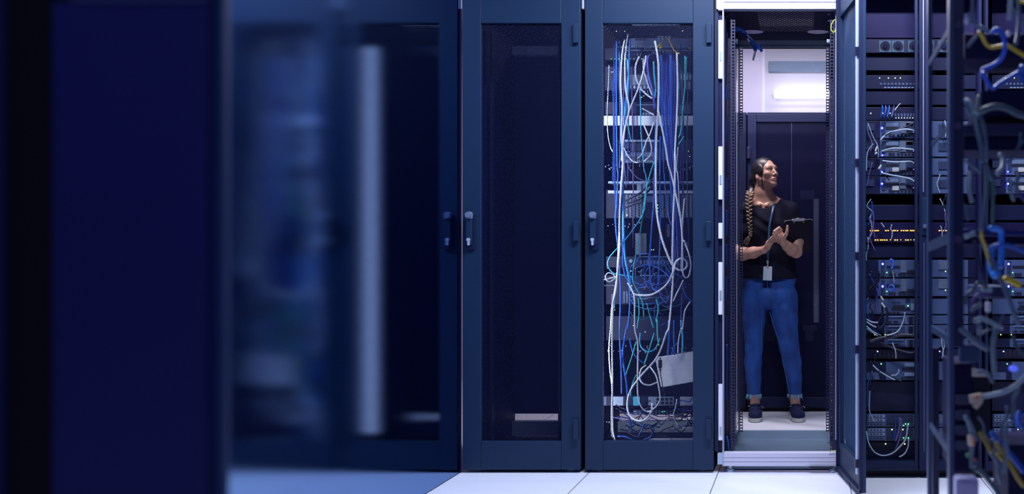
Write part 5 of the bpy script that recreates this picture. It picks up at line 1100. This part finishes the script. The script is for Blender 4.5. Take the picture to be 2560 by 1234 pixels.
# ---- t-shirt
SV = Vol((X(1826,PD), PD-.22, Z(706,PD)), (X(2024,PD), PD+.2, Z(484,PD)), .0036)
SV.cap(Q3(1908,514,.035), Q3(1866,528,.03), .052, .058, .05); SV.cap(Q3(1916,512,.035), Q3(1972,526,.03), .052, .060, .05)
SV.ell(Q3(1920,560,.02), (.165,.100,.16), .05)
for sx_ in (-1, 1): SV.ell(Q3(1920+sx_*25,578,-.055), (.058,.045,.055), .04)
SV.chain([Q3(1921,560,.02), Q3(1922,640,.015), Q3(1923,700,.015)], [.115,.112,.118], .05)
SV.cap(Q3(1886,585,.02), Q3(1884,705,.02), .086, .094, .05); SV.cap(Q3(1950,585,.02), Q3(1957,705,.02), .084, .094, .05)
SV.chain([Q3(1866,530,.03), Q3(1850,575,.03), Q3(1845,602,.025)], [.058,.055,.056], .03)
SV.chain([Q3(1973,530,.03), Q3(1988,570,.01), Q3(1989,594,-.035)], [.059,.055,.053], .03)
SV.ell(Q3(1912,497,-.03), (.066,.10,.064), .006, 's'); SV.ell(Q3(1931,494,-.02), (.045,.09,.045), .008, 's')      # neckline
SV.plane(Q3(1920,696,0), (0,0,-1)); 
SHIRT = mat('black_cotton', (.0028,.0030,.016), .85, spec=.2, noise=.15, nscale=6)
def wrinkle(amp, s1, s2):
    def f(V):
        w_ = np.sin(V[:,0]*s1+V[:,2]*s2*1.3+2*np.sin(V[:,2]*17+V[:,0]*9))*np.sin(V[:,2]*s2-V[:,0]*s1*.6+1.7*np.sin(V[:,0]*23))
        V = V.copy(); V[:,1] += amp*w_; V[:,0] += amp*.5*w_; return V
    return f
sdf_obj(SV, 't_shirt', SHIRT, wt, post=wrinkle(.0045, 38, 26))
# ---- jeans
JV = Vol((X(1836,PD), PD-.18, Z(992,PD)), (X(2022,PD), PD+.22, Z(688,PD)), .0034)
JV.ell(Q3(1924,735,.02), (.174,.112,.100), .04); JV.cap(Q3(1888,692,.02), Q3(1960,692,.02), .080, .080, .04)
JV.chain([Q3(1886,742,.02), Q3(1884.5,800,.01), Q3(1885,868,0), Q3(1882.5,905,.02), Q3(1884,945,.035), Q3(1885,994,.045)], [.086,.074,.0565,.056,.049,.0435], .015)
JV.chain([Q3(1960,745,.02), Q3(1962,800,.01), Q3(1972.5,866,-.01), Q3(1980,905,.02), Q3(1985,945,.035), Q3(1987,994,.045)], [.090,.084,.063,.0600,.050,.0435], .015)
JV.plane(Q3(1920,986,0), (0,0,-1), .002)
JEAN = hairmat('blue_denim', (.003,.035,.20), (.008,.075,.34), (14,14,7), .8)
sdf_obj(JV, 'jeans', JEAN, wt, post=wrinkle(.0016, 42, 34))
SEAM = mat('pale_denim_thread', (.06,.16,.42), .7)
for pts in ([(1924,778,-.075),(1935,815,-.07),(1950,858,-.06),(1958,900,-.03),(1966,945,-.005),(1975,984,.005)], [(1905,778,-.065),(1904,820,-.055),(1902,868,-.045)]):
    MB().tube(spline([Q3(*q) for q in pts], 5), .0014, 5).build('seam', SEAM, wt, smooth=True)
MB().tube([Q3(1918,700,-.102), Q3(1920,722,-.100), Q3(1921,745,-.085)], .0014, 5).build('fly_seam', SEAM, wt)
FR = mat('frayed_denim', (.20,.42,.62), .8)
for (cx, dd, w_) in ((1885,.045,.0445), (1987,.045,.0445)):
    q = MB(); c0 = Q3(cx, 986, dd)
    for k in range(80):
        a_ = rnd.uniform(0, 2*math.pi); p0 = c0+np.array([math.cos(a_)*w_, math.sin(a_)*w_, .006]); L_ = rnd.uniform(.008,.034)*(1.7 if rnd.random() < .12 else 1); p1 = p0+np.array([rnd.uniform(-.008,.008), rnd.uniform(-.003,.003), -L_])
        q.tube([p0, (p0+p1)/2+np.array([rnd.uniform(-.003,.003),-.001,0]), p1], [.0020,.0016,.0008], 4)
    q.build('frayed_hem', FR, wt)
# ---- shoes
UP = mat('navy_canvas', (.010,.014,.060), .85, spec=.2, noise=.2, nscale=60); SOLE = mat('off_white_sole', (.50,.53,.50), .55); LACE = mat('beige_lace', (.45,.33,.27), .7)
def shoe(cx, yaw):
    base = np.array([X(cx, PD), PD+.01, 0.]); cy, sy = math.cos(yaw), math.sin(yaw)
    def S(x, y, z): return base+np.array([cy*x-sy*y, sy*x+cy*y, z])
    R = np.array([[cy,-sy,0],[sy,cy,0],[0,0,1.]])
    v = Vol(base+np.array([-.09,-.19,.0]), base+np.array([.09,.16,.15]), .0028)
    v.ell(S(0,-.095,.042), (.044,.062,.034), .02, R=R); v.ell(S(0,-.02,.052), (.041,.07,.045), .03, R=R); v.ell(S(0,.065,.055), (.036,.05,.052), .03, R=R); v.cap(S(0,.035,.062), S(0,.045,.078), .039, .036, .02)
    v.cap(S(0,.045,.080), S(0,.05,.18), .032, .036, .004, 's'); v.plane(S(0,0,.024), (0,0,-1), .001)
    up = sdf_obj(v, 'shoe', UP, wt)
    so = MB(); pl = []
    for k in range(40):
        a_ = 2*math.pi*k/40; yy = math.cos(a_); w__ = .047-.004*max(0, yy)+.002*max(0,-yy); pl.append(tuple(S(w__*math.copysign(abs(math.sin(a_))**.72, math.sin(a_)), .118*yy-.035, .002)))
    so.prism(pl, (0,0,.026)); so.build('sole', SOLE, up, bevel=.004)
    st = MB(); st.tube(spline([S(-.030,-.045,.078), S(-.018,-.085,.083), S(0,-.100,.080), S(.018,-.085,.083), S(.030,-.045,.078)], 5), .0022, 5); st.build('stitched_seam', mat('navy_thread', (.03,.035,.10), .7), up)
    tg = MB(); tg.tube(spline([S(-.020,-.028,.098), S(-.012,-.045,.102), S(.012,-.045,.102), S(.020,-.028,.098)], 4), .003, 5); tg.build('tongue_edge', mat('navy_thread'), up)
    lc = MB(); lc.tube([S(.036,-.03,.085), S(.048,-.034,.082), S(.050,-.04,.074)], .0022, 5); lc.tube([S(-.036,-.03,.088), S(-.048,-.034,.088)], .0022, 5); lc.build('lace', LACE, up)
shoe(1888.5, math.radians(2)); shoe(1991, math.radians(7))
# ---- necklace
MB().tube(spline([Q3(1890,498,-.015), Q3(1898,506,-.045), Q3(1911,510,-.062), Q3(1923,507,-.048), Q3(1930,498,-.015)], 6), .0020, 6).build('necklace', mat('gold', (.75,.55,.30), .3, .7), wt, smooth=True)
# ---- lanyard with badge
tl = empty('lanyard', Q3(1919, 660, -.14), 'blue lanyard with a blank white badge hanging at the woman\'s waist', 'lanyard')
LAN = mat('blue_lanyard_band', (.020,.060,.15), .45)
def ribbon(pts, w_, nm):
    pp = spline([Q3(*q) for q in pts], 6); q = MB(); vs = []
    for i, p in enumerate(pp):
        t_ = (pp[min(i+1,len(pp)-1)]-pp[max(i-1,0)]).normalized(); sd = t_.cross(Vector((0,1,0))).normalized()*w_/2
        vs += [p-sd, p+sd, p+sd+Vector((0,.0014,0)), p-sd+Vector((0,.0014,0))]
    fs = [(i*4+a, i*4+(a+1)%4, i*4+4+(a+1)%4, i*4+4+a) for i in range(len(pp)-1) for a in range(4)]+[(3,2,1,0), tuple(len(vs)-4+a for a in range(4))]
    q.add(vs, fs); return q.build(nm, LAN, tl, smooth=True)
ribbon([(1932,498,.02),(1935.5,505,-.025),(1932,525,-.085),(1928,545,-.108),(1924,566,-.122),(1922,600,-.128),(1920,648,-.128)], .016, 'strap')
q = MB(); q.pbox(1916.5, 1921.5, 650, 658, PD-.137, .006); q.pbox(1917.5, 1920.5, 657, 666, PD-.139, .006); q.cyl(P(1919,654,PD-.139), P(1919,654,PD-.143), .004, n=10); q.build('clip', mat('clip_metal', (.35,.4,.5), .3, .5), tl)
q = MB(); bp_ = [P(1908.5,665.5,PD-.142), P(1930.5,666,PD-.142), P(1929.5,701,PD-.140), P(1907,700,PD-.140)]; q.prism(bp_, (0,.003,0)); bd = q.build('badge', mat('pale_badge_card', (.42,.50,.60), .4), tl, bevel=.0012)
q = MB(); q.pbox(1916, 1922, 667, 668.6, PD-.143, .001); q.build('badge_slot', SLOT, bd)
# ---- clipboard
tk = empty('clipboard', Q3(1996, 600, -.2), 'black clipboard the woman holds up, its metal clip on the top edge', 'clipboard')
TL, TR, BR_, BL = (Vector(Q3(1961,551,-.262)), Vector(Q3(2032,547.5,-.165)), Vector(Q3(2029,636,.03)), Vector(Q3(1962,636,-.115)))
ex = (TR-TL); ey = (TL-BL); nrm = ex.cross(ey).normalized()
def CB(a, b_, o=0.): return TL+ex*a-ey*b_+nrm*o
pl = []
for (ca, cb, a0) in ((.93,.05,0), (.07,.05,90), (.07,.95,180), (.93,.95,270)):
    for k in range(5):
        a_ = math.radians(a0+90*k/4); pl.append(CB(ca+.07*math.cos(a_), cb-.05*math.sin(a_)))
q = MB(); q.prism(pl, nrm*-.003); q.build('board', mat('black_clipboard_board', (.004,.004,.018), .6, spec=.2), tk)
q = MB(); q.tube([CB(.0,.06), CB(.02,.015), CB(.07,.0), CB(.93,.0), CB(.985,.015), CB(1,.05)], .0018, 6); q.build('edge', mat('pale_board_edge', (.30,.30,.32), .4), tk)
s_ = .010 if nrm.y > 0 else -.010
q = MB(); q.bar(CB(.27,.012,s_*.5), CB(.72,.012,s_*.5), .016, .010, up=nrm); q.tube([CB(.30,.004,s_), CB(.42,.0,s_), CB(.5,-.02,s_), CB(.58,.0,s_), CB(.72,.004,s_)], .0042, 8); q.build('clip', CHROME, tk, bevel=.002)
for a_ in (.33,.66): MB().ball(CB(a_,.065,-s_*.3), .0042, 10, 6).build('rivet', CHROME, tk, smooth=True)
